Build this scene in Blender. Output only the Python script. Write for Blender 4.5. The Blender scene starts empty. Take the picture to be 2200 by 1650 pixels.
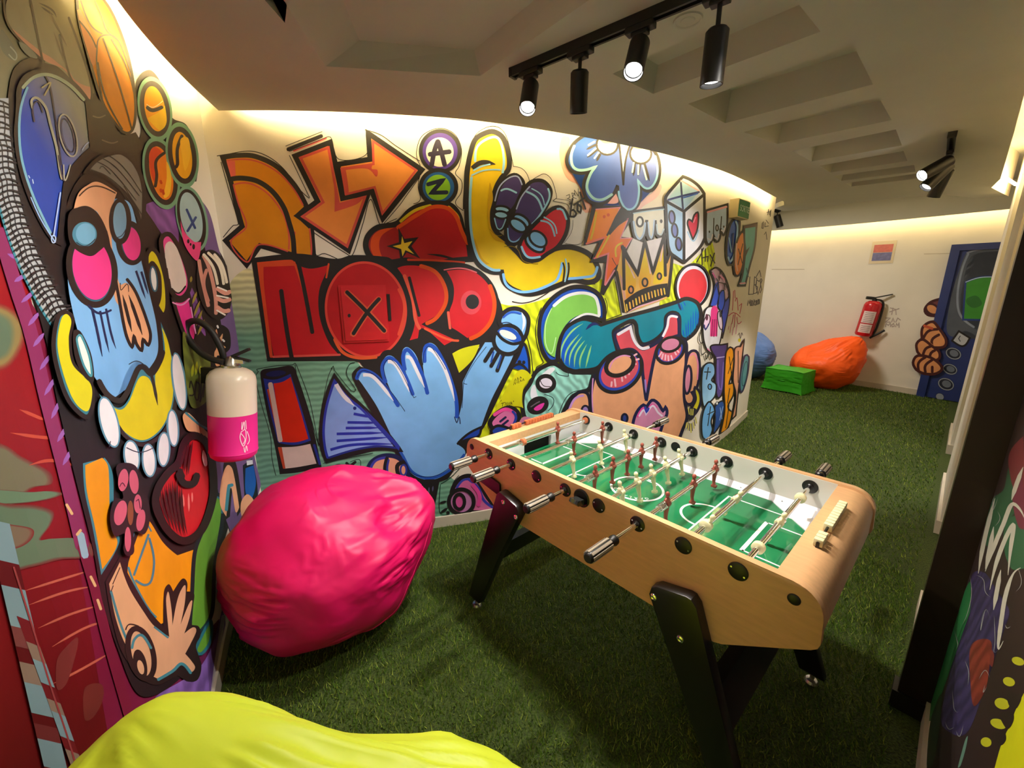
import bpy, bmesh, math, random
import numpy as np
from mathutils import Vector, Matrix, noise

# ---------------------------------------------------------------- camera, world, lights, exposure
C = bpy.context.scene.collection
EYE = 1.5957
FPX = 888.1
PITCH = 0.23902
cam_d = bpy.data.cameras.new('camera')
cam = bpy.data.objects.new('camera', cam_d)
C.objects.link(cam)
cam_d.sensor_width = 36.0
cam_d.lens = FPX / 2200.0 * 36.0
cam_d.clip_start = 0.02
cam_d.clip_end = 60
cam.location = (0, 0, EYE)
cam.rotation_euler = (math.pi / 2 - PITCH, 0.0022, 0)
bpy.context.scene.camera = cam

w = bpy.data.worlds.new('world')
bpy.context.scene.world = w
w.use_nodes = True
w.node_tree.nodes['Background'].inputs[0].default_value = (0.9, 0.8, 0.65, 1)
w.node_tree.nodes['Background'].inputs[1].default_value = 0.05

vs = bpy.context.scene.view_settings
vs.view_transform = 'Standard'
vs.look = 'None'
vs.exposure = 0.15
vs.gamma = 1.0
vs.use_curve_mapping = False
bpy.context.scene.cycles.max_bounces = 8
bpy.context.scene.cycles.diffuse_bounces = 5
bpy.context.scene.cycles.sample_clamp_indirect = 6.0

COVE_COL = (1.0, 0.76, 0.36)
COVE_POWER = 90.0
SPOT_COL = (1.0, 0.93, 0.84)


def area_light(name, loc, size, power, col, target=None):
    d = bpy.data.lights.new(name, 'AREA')
    d.energy = power
    d.color = col
    d.shape = 'DISK'
    d.size = size
    o = bpy.data.objects.new(name, d)
    C.objects.link(o)
    o.location = loc
    if target is not None:
        o.rotation_euler = (Vector(target) - Vector(loc)).to_track_quat('-Z', 'Y').to_euler()
    return o


# unseen fill lights added to brighten the far end and the viewer's side
area_light('added_fill', (3.4, 5.9, 2.74), 0.6, 46, (1.0, 0.9, 0.76))
area_light('added_fill', (2.2, -1.4, 2.36), 0.6, 14, (1.0, 0.88, 0.72))
area_light('added_fill', (0.1, -1.3, 2.37), 0.5, 7, (1.0, 0.9, 0.76))

# ---------------------------------------------------------------- helpers
R2D = math.radians


def lin(c):
    c = c / 255.0
    return c / 12.92 if c <= 0.04045 else ((c + 0.055) / 1.055) ** 2.4


def srgb(r, g, b):
    return (lin(r), lin(g), lin(b), 1.0)


def mat(name, col, rough=0.5, metal=0.0, noise_amt=0.0, noise_scale=8.0, bump=0.0, bump_scale=60.0, emit=None, estr=0.0, spec=0.5, coat=0.0, stretch=None, trans=0.0):
    m = bpy.data.materials.new(name)
    m.use_nodes = True
    nt = m.node_tree
    b = nt.nodes['Principled BSDF']
    b.inputs['Base Color'].default_value = col
    b.inputs['Roughness'].default_value = rough
    b.inputs['Metallic'].default_value = metal
    b.inputs['Specular IOR Level'].default_value = spec
    b.inputs['Coat Weight'].default_value = coat
    b.inputs['Transmission Weight'].default_value = trans
    if emit:
        b.inputs['Emission Color'].default_value = emit
        b.inputs['Emission Strength'].default_value = estr
    if noise_amt or bump:
        tc = nt.nodes.new('ShaderNodeTexCoord')
        mp = nt.nodes.new('ShaderNodeMapping')
        nt.links.new(tc.outputs['Object'], mp.inputs[0])
        if stretch:
            mp.inputs['Scale'].default_value = stretch
    if noise_amt:
        n = nt.nodes.new('ShaderNodeTexNoise')
        n.inputs['Scale'].default_value = noise_scale
        n.inputs['Detail'].default_value = 6
        nt.links.new(mp.outputs[0], n.inputs['Vector'])
        r = nt.nodes.new('ShaderNodeMapRange')
        r.inputs[1].default_value = 0.3
        r.inputs[2].default_value = 0.7
        r.inputs[3].default_value = 1 - noise_amt
        r.inputs[4].default_value = 1 + noise_amt
        nt.links.new(n.outputs['Fac'], r.inputs[0])
        mx = nt.nodes.new('ShaderNodeMix')
        mx.data_type = 'RGBA'
        mx.blend_type = 'MULTIPLY'
        mx.inputs[0].default_value = 1
        mx.inputs[6].default_value = col
        nt.links.new(r.outputs[0], mx.inputs[7])
        nt.links.new(mx.outputs[2], b.inputs['Base Color'])
    if bump:
        n2 = nt.nodes.new('ShaderNodeTexNoise')
        n2.inputs['Scale'].default_value = bump_scale
        n2.inputs['Detail'].default_value = 5
        nt.links.new(mp.outputs[0], n2.inputs['Vector'])
        bp = nt.nodes.new('ShaderNodeBump')
        bp.inputs['Strength'].default_value = bump
        bp.inputs['Distance'].default_value = 0.01
        nt.links.new(n2.outputs['Fac'], bp.inputs['Height'])
        nt.links.new(bp.outputs[0], b.inputs['Normal'])
    return m


class MB:
    """collects shapes in one bmesh and links them as one mesh object"""

    def __init__(s):
        s.bm = bmesh.new()

    def face(s, pts):
        return s.bm.faces.new([s.bm.verts.new(p) for p in pts])

    def box(s, x0, x1, y0, y1, z0, z1, bev=0.0):
        r = bmesh.ops.create_cube(s.bm, size=1.0)
        for v in r['verts']:
            v.co = Vector(((x0 + x1) / 2 + v.co.x * (x1 - x0), (y0 + y1) / 2 + v.co.y * (y1 - y0), (z0 + z1) / 2 + v.co.z * (z1 - z0)))
        if bev:
            es = list({e for v in r['verts'] for e in v.link_edges})
            bmesh.ops.bevel(s.bm, geom=es, offset=bev, segments=2, affect='EDGES', profile=0.6)
        return s

    def obox(s, c, ax, ay, az, hx, hy, hz, bev=0.0):
        r = bmesh.ops.create_cube(s.bm, size=2.0)
        c = Vector(c); ax = Vector(ax); ay = Vector(ay); az = Vector(az)
        for v in r['verts']:
            v.co = c + ax * v.co.x * hx + ay * v.co.y * hy + az * v.co.z * hz
        if bev:
            es = list({e for v in r['verts'] for e in v.link_edges})
            bmesh.ops.bevel(s.bm, geom=es, offset=bev, segments=2, affect='EDGES', profile=0.6)
        return s

    def prism(s, poly, f0, f1, bev=0.0):
        """poly: 2D points; f0(u,v), f1(u,v): map to the two end faces"""
        a = [s.bm.verts.new(f0(*p)) for p in poly]
        b = [s.bm.verts.new(f1(*p)) for p in poly]
        n = len(poly)
        fs = [s.bm.faces.new(a[::-1]), s.bm.faces.new(b)]
        for i in range(n):
            fs.append(s.bm.faces.new((a[i], a[(i + 1) % n], b[(i + 1) % n], b[i])))
        if bev:
            es = list({e for f in fs[:2] for e in f.edges})
            bmesh.ops.bevel(s.bm, geom=es, offset=bev, segments=2, affect='EDGES', profile=0.6)
        return s

    def lathe(s, prof, p0=(0, 0, 0), ax=(0, 0, 1), seg=24, cap=True):
        """prof: (radius, height) along axis ax from p0"""
        ax = Vector(ax).normalized()
        t = Vector((1, 0, 0)) if abs(ax.x) < 0.9 else Vector((0, 1, 0))
        u = ax.cross(t).normalized()
        v = ax.cross(u)
        p0 = Vector(p0)
        rings = []
        for r, h in prof:
            rings.append([s.bm.verts.new(p0 + ax * h + (u * math.cos(6.28318530718 * k / seg) + v * math.sin(6.28318530718 * k / seg)) * max(r, 1e-5)) for k in range(seg)])
        for a, b in zip(rings, rings[1:]):
            for k in range(seg):
                s.bm.faces.new((a[k], a[(k + 1) % seg], b[(k + 1) % seg], b[k]))
        if cap:
            s.bm.faces.new(rings[0][::-1])
            s.bm.faces.new(rings[-1])
        return s

    def cyl(s, p0, p1, r0, r1=None, seg=20):
        p0 = Vector(p0); p1 = Vector(p1)
        return s.lathe([(r0, 0), (r0 if r1 is None else r1, (p1 - p0).length)], p0, p1 - p0, seg)

    def tube(s, path, r, seg=10, closed=False):
        P = [Vector(p) for p in path]
        n = len(P)
        rings = []
        prev = None
        for i in range(n):
            if closed:
                d = (P[(i + 1) % n] - P[i - 1]).normalized()
            else:
                d = (P[min(i + 1, n - 1)] - P[max(i - 1, 0)]).normalized()
            if prev is None:
                t = Vector((0, 0, 1)) if abs(d.z) < 0.9 else Vector((1, 0, 0))
                u = d.cross(t).normalized()
            else:
                u = (prev - d * prev.dot(d)).normalized()
            prev = u
            v = d.cross(u)
            rr = r[i] if isinstance(r, (list, tuple)) else r
            rings.append([s.bm.verts.new(P[i] + (u * math.cos(6.28318530718 * k / seg) + v * math.sin(6.28318530718 * k / seg)) * rr) for k in range(seg)])
        for i in range(n if closed else n - 1):
            a, b = rings[i], rings[(i + 1) % n]
            for k in range(seg):
                s.bm.faces.new((a[k], a[(k + 1) % seg], b[(k + 1) % seg], b[k]))
        if not closed:
            s.bm.faces.new(rings[0][::-1])
            s.bm.faces.new(rings[-1])
        return s

    def sphere(s, c, rx, ry=None, rz=None, u=20, v=12):
        r = bmesh.ops.create_uvsphere(s.bm, u_segments=u, v_segments=v, radius=1.0)
        for q in r['verts']:
            q.co = Vector((c[0] + q.co.x * rx, c[1] + q.co.y * (ry or rx), c[2] + q.co.z * (rz or rx)))
        return s

    def build(s, name, m, parent=None, smooth=40, recalc=True):
        if recalc:
            bmesh.ops.recalc_face_normals(s.bm, faces=s.bm.faces[:])
        me = bpy.data.meshes.new(name)
        s.bm.to_mesh(me)
        s.bm.free()
        if m:
            for q in (m if isinstance(m, list) else [m]):
                me.materials.append(q)
        if smooth:
            me.shade_smooth()
            me.set_sharp_from_angle(angle=R2D(smooth))
        o = bpy.data.objects.new(name, me)
        C.objects.link(o)
        if parent:
            o.parent = parent
        return o


def tag(o, label=None, cat=None, group=None, kind=None):
    if label: o['label'] = label
    if cat: o['category'] = cat
    if group: o['group'] = group
    if kind: o['kind'] = kind
    return o


def thing(name, label, cat, loc=(0, 0, 0), rz=0.0, group=None):
    o = bpy.data.objects.new(name, None)
    C.objects.link(o)
    o.empty_display_size = 0.1
    o.location = loc
    o.rotation_euler = (0, 0, rz)
    return tag(o, label, cat, group)


def copy_tree(o, parent=None):
    c = o.copy()
    C.objects.link(c)
    if parent:
        c.parent = parent
    for ch in list(o.children):
        copy_tree(ch, c)
    return c


def catmull(P, closed=True, step=1.0):
    """P: list of (x, y, corner). smooth curve through them, straight at corners"""
    n = len(P)
    out = []
    rng = range(n if closed else n - 1)
    for i in rng:
        p1 = P[i]; p2 = P[(i + 1) % n]
        if closed:
            p0 = P[i - 1]; p3 = P[(i + 2) % n]
        else:
            p0 = P[max(i - 1, 0)]; p3 = P[min(i + 2, n - 1)]
        c1, c2 = p1[2], p2[2]
        L = math.hypot(p2[0] - p1[0], p2[1] - p1[1])
        m1 = ((p2[0] - p0[0]) / 2, (p2[1] - p0[1]) / 2)
        m2 = ((p3[0] - p1[0]) / 2, (p3[1] - p1[1]) / 2)
        if c1 or (not closed and i == 0):
            m1 = None
        if c2 or (not closed and i == n - 2):
            m2 = None

        def cl(m):
            q = math.hypot(*m)
            if q > 1.4 * L and q > 0:
                return (m[0] * 1.4 * L / q, m[1] * 1.4 * L / q)
            return m
        if m1 is None and m2 is None:
            m1 = m2 = (p2[0] - p1[0], p2[1] - p1[1])
            straight = True
        else:
            straight = False
            if m1 is None:
                m2 = cl(m2)
                m1 = (1.5 * (p2[0] - p1[0]) - 0.5 * m2[0], 1.5 * (p2[1] - p1[1]) - 0.5 * m2[1])
            elif m2 is None:
                m1 = cl(m1)
                m2 = (1.5 * (p2[0] - p1[0]) - 0.5 * m1[0], 1.5 * (p2[1] - p1[1]) - 0.5 * m1[1])
            else:
                m1 = cl(m1); m2 = cl(m2)
        k = max(1, min(70, int(L / step)))
        for j in range(k):
            t = j / k
            h1 = 2 * t ** 3 - 3 * t * t + 1; h2 = t ** 3 - 2 * t * t + t
            h3 = -2 * t ** 3 + 3 * t * t; h4 = t ** 3 - t * t
            out.append((h1 * p1[0] + h2 * m1[0] + h3 * p2[0] + h4 * m2[0], h1 * p1[1] + h2 * m1[1] + h3 * p2[1] + h4 * m2[1]))
    if not closed:
        out.append((P[-1][0], P[-1][1]))
    return out


# camera frame, used to read directions off the photograph
_R = cam.rotation_euler.to_matrix()


def ray(px, py):
    return _R @ Vector(((px - 1100) / FPX, -(py - 825) / FPX, -1.0))


def plan_curve(pts, step=0.04):
    """smooth plan polyline through pts, resampled"""
    q = catmull([(x, y, c) for x, y, c in pts], closed=False, step=step / 4)
    out = [q[0]]
    acc = 0
    for a, b in zip(q, q[1:]):
        out.append(b)
    # resample
    d = [0]
    for a, b in zip(out, out[1:]):
        d.append(d[-1] + math.hypot(b[0] - a[0], b[1] - a[1]))
    n = max(2, int(round(d[-1] / step)))
    xs = np.interp(np.linspace(0, d[-1], n + 1), d, [p[0] for p in out])
    ys = np.interp(np.linspace(0, d[-1], n + 1), d, [p[1] for p in out])
    return [(float(a), float(b)) for a, b in zip(xs, ys)]


class Surface:
    """vertical wall over a plan polyline; (u, z) coordinates run along it. side=+1: room on the left of the running direction"""

    def __init__(s, poly, side):
        s.P = np.array(poly)
        d = np.diff(s.P, axis=0)
        s.len = np.hypot(d[:, 0], d[:, 1])
        s.U = np.r_[0, np.cumsum(s.len)]
        t = d / s.len[:, None]
        nn = np.c_[-t[:, 1], t[:, 0]] * side
        vn = np.vstack([nn[:1], (nn[1:] + nn[:-1]), nn[-1:]])
        s.N = vn / np.hypot(vn[:, 0], vn[:, 1])[:, None]

    def px(s, x, y):
        r = ray(x, y)
        best = None
        n = len(s.len)
        for i in range(n):
            a = s.P[i]; b = s.P[i + 1]
            e = b - a
            det = r.x * (-e[1]) + r.y * e[0]
            if abs(det) < 1e-9:
                continue
            t = (a[0] * (-e[1]) + a[1] * e[0]) / det
            k = (r.x * a[1] - r.y * a[0]) / det
            if t <= 0.02:
                continue
            lo = -1e-9 if i > 0 else -8.0
            hi = 1 + 1e-9 if i < n - 1 else 8.0
            if lo <= k <= hi and (best is None or t < best[0]):
                best = (t, s.U[i] + k * s.len[i])
        if best is None:
            return None
        t, u = best
        return (u, EYE + t * r.z)

    def xyz(s, u, z, off=0.0):
        i = int(np.clip(np.searchsorted(s.U, u) - 1, 0, len(s.len) - 1))
        k = (u - s.U[i]) / s.len[i]
        p = s.P[i] * (1 - k) + s.P[i + 1] * k
        n = s.N[i] * (1 - k) + s.N[i + 1] * k
        return Vector((p[0] + n[0] * off, p[1] + n[1] * off, z))
# ---------------------------------------------------------------- room shell
M_WALL = mat('wall_paint', srgb(232, 226, 214), 0.6, noise_amt=0.03, noise_scale=3, bump=0.05, bump_scale=90)
M_CEIL = mat('ceiling_plaster', srgb(200, 198, 184), 0.8, noise_amt=0.04, noise_scale=2.5, bump=0.06, bump_scale=30)
M_SKIRT = mat('skirting_paint', srgb(205, 196, 180), 0.45, noise_amt=0.05, noise_scale=6)
M_LED_FAR = mat('led_strip_far', (1, 0.8, 0.5, 1), 0.5, emit=(*COVE_COL, 1), estr=28.0)
M_LED = mat('led_strip', (1, 0.8, 0.5, 1), 0.5, emit=(*COVE_COL, 1), estr=COVE_POWER)

WALL_TOP = 2.78
PLATE_Z = 2.40

back_plan = plan_curve([(-1.484, 2.222, 1), (-1.0, 2.345, 0), (-0.596, 2.461, 0), (-0.164, 2.581, 0), (0.29, 2.75, 0), (0.853, 3.05, 0), (1.515, 3.48, 0), (2.091, 3.983, 0), (2.881, 4.856, 1)])
left_plan = plan_curve([(-0.70, -1.2, 0), (-0.74, -0.2, 0), (-0.82, 0.55, 0), (-0.93, 0.83, 0), (-1.169, 1.278, 0), (-1.367, 1.68, 0), (-1.45, 1.95, 0), (-1.484, 2.222, 1)])
far_plan = plan_curve([(7.1, 3.8, 0), (6.58, 4.7, 0), (6.1, 5.47, 0), (5.66, 6.18, 0), (5.05, 7.0, 0), (4.45, 7.56, 0), (3.4, 8.3, 0), (1.5, 8.9, 1), (0.2, 7.0, 1), (0.6, 3.6, 1)], 0.08)
S_BACK = Surface(back_plan, -1)
S_LEFT = Surface(left_plan, -1)
S_FAR = Surface(far_plan, 1)


def wall_strip(S, z0, z1, off=0.0, thick=None):
    mb = MB()
    rows = []
    for i in range(len(S.P)):
        n = S.N[i]
        p = S.P[i] + n * off
        rows.append((mb.bm.verts.new((p[0], p[1], z0)), mb.bm.verts.new((p[0], p[1], z1))))
        if thick:
            q = p - n * thick
            rows[-1] += (mb.bm.verts.new((q[0], q[1], z1)), mb.bm.verts.new((q[0], q[1], z0)))
    for a, b in zip(rows, rows[1:]):
        k = len(a)
        for j in range(k if thick else 1):
            mb.bm.faces.new((a[j], b[j], b[(j + 1) % k], a[(j + 1) % k]))
    if thick:
        mb.bm.faces.new(rows[0][::-1])
        mb.bm.faces.new(rows[-1])
    return mb


def structure(o):
    o['kind'] = 'structure'
    return o


wall_back = structure(wall_strip(S_BACK, 0, WALL_TOP, 0, 0.18).build('wall_back', M_WALL, smooth=20))
wall_left = structure(wall_strip(S_LEFT, 0, WALL_TOP, 0, 0.18).build('wall_left', M_WALL, smooth=20))
wall_far = structure(wall_strip(S_FAR, 0, 3.0, 0, 0.15).build('wall_far', M_WALL, smooth=20))
structure(wall_strip(S_BACK, 0, 0.075, 0.014, 0.014).build('baseboard_back', M_SKIRT, smooth=20))
structure(wall_strip(S_LEFT, 0, 0.075, 0.014, 0.014).build('baseboard_left', M_SKIRT, smooth=20))
structure(wall_strip(S_FAR, 0, 0.085, 0.016, 0.016).build('baseboard_far', M_SKIRT, smooth=20))

# right wall: a recessed plane with piers standing in front of it
RD = Vector((0.734, 0.679, 0)).normalized()      # along the wall, away from the viewer
RN = Vector((-RD.y, RD.x, 0))                    # into the room
RP = Vector((1.520, 1.236, 0))                   # far corner of the nearest pier


def rwall(s, d, z):
    p = RP + RD * s + RN * d
    return Vector((p.x, p.y, z))


def rbox(mb, s0, s1, d0, d1, z0, z1):
    c = [rwall(s, d, z) for z in (z0, z1) for (s, d) in ((s0, d0), (s1, d0), (s1, d1), (s0, d1))]
    v = [mb.bm.verts.new(q) for q in c]
    for f in ((3, 2, 1, 0), (4, 5, 6, 7), (0, 1, 5, 4), (1, 2, 6, 5), (2, 3, 7, 6), (3, 0, 4, 7)):
        mb.bm.faces.new([v[i] for i in f])
    return mb


mb = MB()
for a_, b_, c_, d_ in ((-1.45, 6.2, -0.60, -0.42), (0.06, 0.75, -0.43, 0.015), (1.72, 2.72, -0.43, 0.0), (3.62, 4.52, -0.43, 0.0), (-1.45, -1.27, -2.6, -0.42)):
    rbox(mb, a_, b_, c_, d_, 0, WALL_TOP)
wall_right = structure(mb.build('wall_right', M_WALL, smooth=0))
mb = MB()
for a, b, d_ in ((0.06, 0.75, 0.033), (1.72, 2.72, 0.016), (3.62, 4.52, 0.016)):
    rbox(mb, a - 0.016, b + 0.016, -0.42, d_, 0, 0.09)
structure(mb.build('baseboard_right', M_SKIRT, smooth=0))
PIER_D = -0.04
pier_near = structure(rbox(MB(), -1.45, 0.06, -0.43, PIER_D, 0, WALL_TOP).build('wall_pier', M_WALL, smooth=0))
structure(rbox(MB(), -1.45, 0.0, -0.42, PIER_D + 0.012, 0, 0.09).build('baseboard_pier', M_SKIRT, smooth=0))
# dark post at the end of that pier
M_POST = mat('dark_brown_gloss', srgb(40, 26, 18), 0.35, noise_amt=0.15, noise_scale=5)
post = structure(rbox(MB(), -0.012, 0.06, PIER_D, 0.05, 0.0, 2.39).build('trim_2', M_POST, smooth=0))
rbox(MB(), -0.022, 0.066, PIER_D + 0.001, 0.064, 0.0, 0.075).build('post_foot', mat('black_wall_paint', srgb(18, 14, 13), 0.5, noise_amt=0.1), post, smooth=0)
# wall behind the viewer closes the hall
mb = MB()
mb.box(-2.0, 6.0, -3.2, -3.0, 0, WALL_TOP)
mb.box(-0.85, -0.7, -3.1, -1.2, 0, WALL_TOP)
structure(mb.build('wall_rear', M_WALL, smooth=0))
mb = MB()
mb.box(5.8, 6.0, -3.1, 2.0, 0, WALL_TOP)
mb.box(5.8, 8.6, 1.9, 2.1, 0, WALL_TOP)
mb.box(7.0, 7.2, 2.0, 4.3, 0, WALL_TOP)
structure(mb.build('wall_side', M_WALL, smooth=0))

# floor
M_FLOOR = bpy.data.materials.new('turf_backing')
M_FLOOR.use_nodes = True
nt = M_FLOOR.node_tree
bs = nt.nodes['Principled BSDF']
bs.inputs['Roughness'].default_value = 0.9
tc = nt.nodes.new('ShaderNodeTexCoord')
n1 = nt.nodes.new('ShaderNodeTexNoise'); n1.inputs['Scale'].default_value = 130; n1.inputs['Detail'].default_value = 4
n2 = nt.nodes.new('ShaderNodeTexNoise'); n2.inputs['Scale'].default_value = 2.2; n2.inputs['Detail'].default_value = 3
nt.links.new(tc.outputs['Object'], n1.inputs['Vector']); nt.links.new(tc.outputs['Object'], n2.inputs['Vector'])
cr = nt.nodes.new('ShaderNodeValToRGB')
cr.color_ramp.elements[0].position = 0.3; cr.color_ramp.elements[0].color = srgb(26, 40, 6)
cr.color_ramp.elements[1].position = 0.72; cr.color_ramp.elements[1].color = srgb(76, 96, 26)
nt.links.new(n1.outputs['Fac'], cr.inputs[0])
mx = nt.nodes.new('ShaderNodeMix'); mx.data_type = 'RGBA'; mx.blend_type = 'MULTIPLY'; mx.inputs[0].default_value = 1
mr = nt.nodes.new('ShaderNodeMapRange'); mr.inputs[3].default_value = 0.75; mr.inputs[4].default_value = 1.2
nt.links.new(n2.outputs['Fac'], mr.inputs[0]); nt.links.new(cr.outputs[0], mx.inputs[6]); nt.links.new(mr.outputs[0], mx.inputs[7])
nt.links.new(mx.outputs[2], bs.inputs['Base Color'])
bp = nt.nodes.new('ShaderNodeBump'); bp.inputs['Strength'].default_value = 0.8; bp.inputs['Distance'].default_value = 0.01
nt.links.new(n1.outputs['Fac'], bp.inputs['Height']); nt.links.new(bp.outputs[0], bs.inputs['Normal'])
structure(MB().box(-2.2, 8.6, -3.2, 9.2, -0.1, 0.0).build('floor', M_FLOOR, smooth=0))

# suspended ceiling: a plaster plate with tapered coffers, held clear of the walls for the light cove
plate_left = [(-0.60, -1.2), (-0.66, -0.2), (-0.74, 0.5), (-0.83, 0.80), (-1.0, 1.13), (-1.152, 1.443), (-1.243, 1.674), (-1.32, 1.916), (-1.400, 2.228)]
plate_back = [(-1.114, 2.228), (-0.811, 2.248), (-0.527, 2.286), (-0.238, 2.343), (0.046, 2.444), (0.363, 2.584), (0.665, 2.743), (0.945, 2.905), (1.282, 3.134), (1.599, 3.38), (1.962, 3.719), (2.357, 4.12), (2.641, 4.402), (2.78, 4.546)]
plate_far = [(2.90, 4.73), (2.93, 4.95), (3.148, 5.12), (3.36, 5.0), (3.50, 4.70), (3.80, 4.36), (4.05, 4.20)]
plate_right = [(4.60, 4.40), (4.74, 4.27), (4.20, 3.925), (3.929, 3.62), (2.781, 2.553), (2.296, 2.106), (1.42, 1.29), (0.52, 0.46), (0.45, 0.38), (2.6, -1.3), (5.8, -1.3), (5.8, -3.0), (-0.6, -3.0)]


def smooth_open(pts, step=0.06):
    return plan_curve([(x, y, 0) for x, y in pts], step)


outer = smooth_open(plate_left) + smooth_open([plate_left[-1]] + plate_back)[1:] + plate_far + plate_right
coffers = [
    # near-left, far-left, far-right, near-right corners of each opening, inset of the top, depth
    ([(1.275, 2.533), (1.586, 2.736), (1.938, 2.367), (1.643, 2.1)], 0.10),
    ([(1.761, 2.87), (2.05, 3.106), (2.36, 2.77), (2.08, 2.50)], 0.10),
    ([(2.18, 3.21), (2.40, 3.40), (2.70, 3.10), (2.47, 2.88)], 0.10),
    ([(2.50, 3.50), (2.68, 3.66), (3.02, 3.38), (2.84, 3.20)], 0.10),
    ([(2.78, 3.74), (2.93, 3.87), (3.24, 3.58), (3.08, 3.44)], 0.10),
    ([(0.815, 2.164), (1.108, 2.404), (1.511, 1.975), (1.191, 1.679)], 0.14),
    ([(0.40, 1.88), (0.62, 2.06), (1.02, 1.60), (0.78, 1.40)], 0.10),
    ([(-0.62, 1.05), (-0.708, 1.816), (-0.125, 1.895), (0.32, 1.32)], 0.085, [(-0.48, 1.05), (-0.572, 1.816), (-0.147, 1.885), (0.28, 1.32)]),
    ([(-0.72, 1.30), (-0.719, 1.546), (-0.655, 1.44), (-0.655, 1.25)], 0.08),
]
bm = bmesh.new()
loops = [outer] + [c[0] for c in coffers]
edges = []
for lp in loops:
    vsx = [bm.verts.new((x, y, PLATE_Z)) for x, y in lp]
    for i in range(len(vsx)):
        edges.append(bm.edges.new((vsx[i], vsx[(i + 1) % len(vsx)])))
bmesh.ops.triangle_fill(bm, edges=edges, use_beauty=True, use_dissolve=False)
for cf in coffers:
    lp, h = cf[0], cf[1]
    cx = sum(p[0] for p in lp) / 4; cy = sum(p[1] for p in lp) / 4
    lo = [bm.verts.new((x, y, PLATE_Z)) for x, y in lp]
    hi = [bm.verts.new((cx + (x - cx) * 0.93, cy + (y - cy) * 0.93, PLATE_Z + h)) for x, y in lp]
    if len(cf) > 2:
        for v_, (x, y) in zip(hi, cf[2]):
            v_.co = (x, y, PLATE_Z + h)
    for i in range(4):
        bm.faces.new((lo[i], lo[(i + 1) % 4], hi[(i + 1) % 4], hi[i]))
    bm.faces.new(hi)
ol = [(bm.verts.new((x, y, PLATE_Z)), bm.verts.new((x, y, PLATE_Z + 0.05))) for x, y in outer]
for i in range(len(ol)):
    a, b = ol[i], ol[(i + 1) % len(ol)]
    bm.faces.new((a[0], b[0], b[1], a[1]))
mb = MB(); mb.bm.free(); mb.bm = bm
ceiling = structure(mb.build('ceiling', M_CEIL, smooth=0, recalc=False))
mb = MB()
mb.box(-2.2, 8.6, -3.2, 9.2, 2.78, 2.9)
structure(mb.build('ceiling_slab', M_CEIL, smooth=0))


def strip_along(pts, name, back, z=2.452, h=0.02, parent=None, m=None):
    """light strip lying just behind the lip of the plate; back: offset away from the wall"""
    S = Surface(pts, 1)
    mb = MB()
    rows = []
    for i in range(len(S.P)):
        p = S.P[i] + S.N[i] * back
        q = p + S.N[i] * 0.012
        rows.append([mb.bm.verts.new((p[0], p[1], z)), mb.bm.verts.new((p[0], p[1], z + h)), mb.bm.verts.new((q[0], q[1], z + h)), mb.bm.verts.new((q[0], q[1], z))])
    for a, b in zip(rows, rows[1:]):
        for j in range(4):
            mb.bm.faces.new((a[j], b[j], b[(j + 1) % 4], a[(j + 1) % 4]))
    return mb.build(name, m or M_LED, parent, smooth=0)


strip_along(smooth_open(plate_left[4:-1] + [(-1.375, 2.16)]), 'led_strip', -0.02, parent=ceiling)
strip_along(smooth_open([(-1.30, 2.235)] + plate_back), 'led_strip', -0.02, parent=ceiling)
strip_along(smooth_open([(4.18, 3.88), (3.929, 3.62), (2.781, 2.553), (2.0, 1.83), (1.42, 1.29)]), 'led_strip', -0.02, parent=ceiling)

# closed end of the right-hand cove
mb = MB()
mb.face([(4.205, 3.93, 2.40), (4.80, 4.31, 2.40), (4.80, 4.31, 2.78), (4.205, 3.93, 2.78)])
structure(mb.build('trim_3', M_WALL, smooth=0, recalc=False))

strip_along([(4.64, 4.14), (4.30, 3.92)], 'led_strip', 0.0, z=2.46, parent=ceiling)

# bulkhead in front of the far wall, with its own strip of light behind it
bulk = [(6.40, 4.60), (5.94, 5.36), (5.50, 6.07), (4.92, 6.86), (4.34, 7.40), (3.3, 8.1)]
SB = Surface(smooth_open(bulk, 0.1), 1)
structure(wall_strip(SB, 2.45, 2.78, 0, 0.03).build('trim_1', M_CEIL, smooth=30))
o = strip_along(smooth_open(bulk, 0.1), 'led_strip', -0.055, z=2.50, m=M_LED_FAR)
o.parent = wall_far
# ---------------------------------------------------------------- football table
def wood(name, col, stretch):
    m = mat(name, col, 0.38, noise_amt=0.07, noise_scale=14, stretch=stretch, bump=0.02, bump_scale=80)
    return m


M_WOOD = wood('beech_veneer', srgb(216, 168, 120), (1, 6, 6))
M_BLACKP = mat('black_lacquer', srgb(22, 20, 20), 0.3, noise_amt=0.1)
M_BLACKPL = mat('black_plastic', srgb(18, 17, 17), 0.35, noise_amt=0.1)
M_CHROME = mat('chrome', (0.86, 0.86, 0.86, 1), 0.12, 1.0)
M_STEEL = mat('steel', (0.55, 0.55, 0.55, 1), 0.3, 1.0)
M_GREY = mat('pale_grey_lining', srgb(214, 212, 202), 0.45, noise_amt=0.02)
M_RAMP = mat('white_ramp', srgb(236, 234, 240), 0.4, noise_amt=0.02)
M_BROWN = mat('brown_plastic', srgb(150, 72, 58), 0.35, noise_amt=0.04)
M_TAN = mat('tan_plastic', srgb(190, 105, 66), 0.35, noise_amt=0.04)
M_CREAM = mat('cream_plastic', srgb(232, 226, 180), 0.35, noise_amt=0.03)
M_HANDLE = mat('grey_rubber_strip', srgb(150, 138, 122), 0.35, noise_amt=0.05)
M_LINE = mat('white_line', srgb(235, 240, 235), 0.4, noise_amt=0.02)
M_HOLE = mat('dark_opening', srgb(14, 13, 12), 0.8, noise_amt=0.1)
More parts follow.
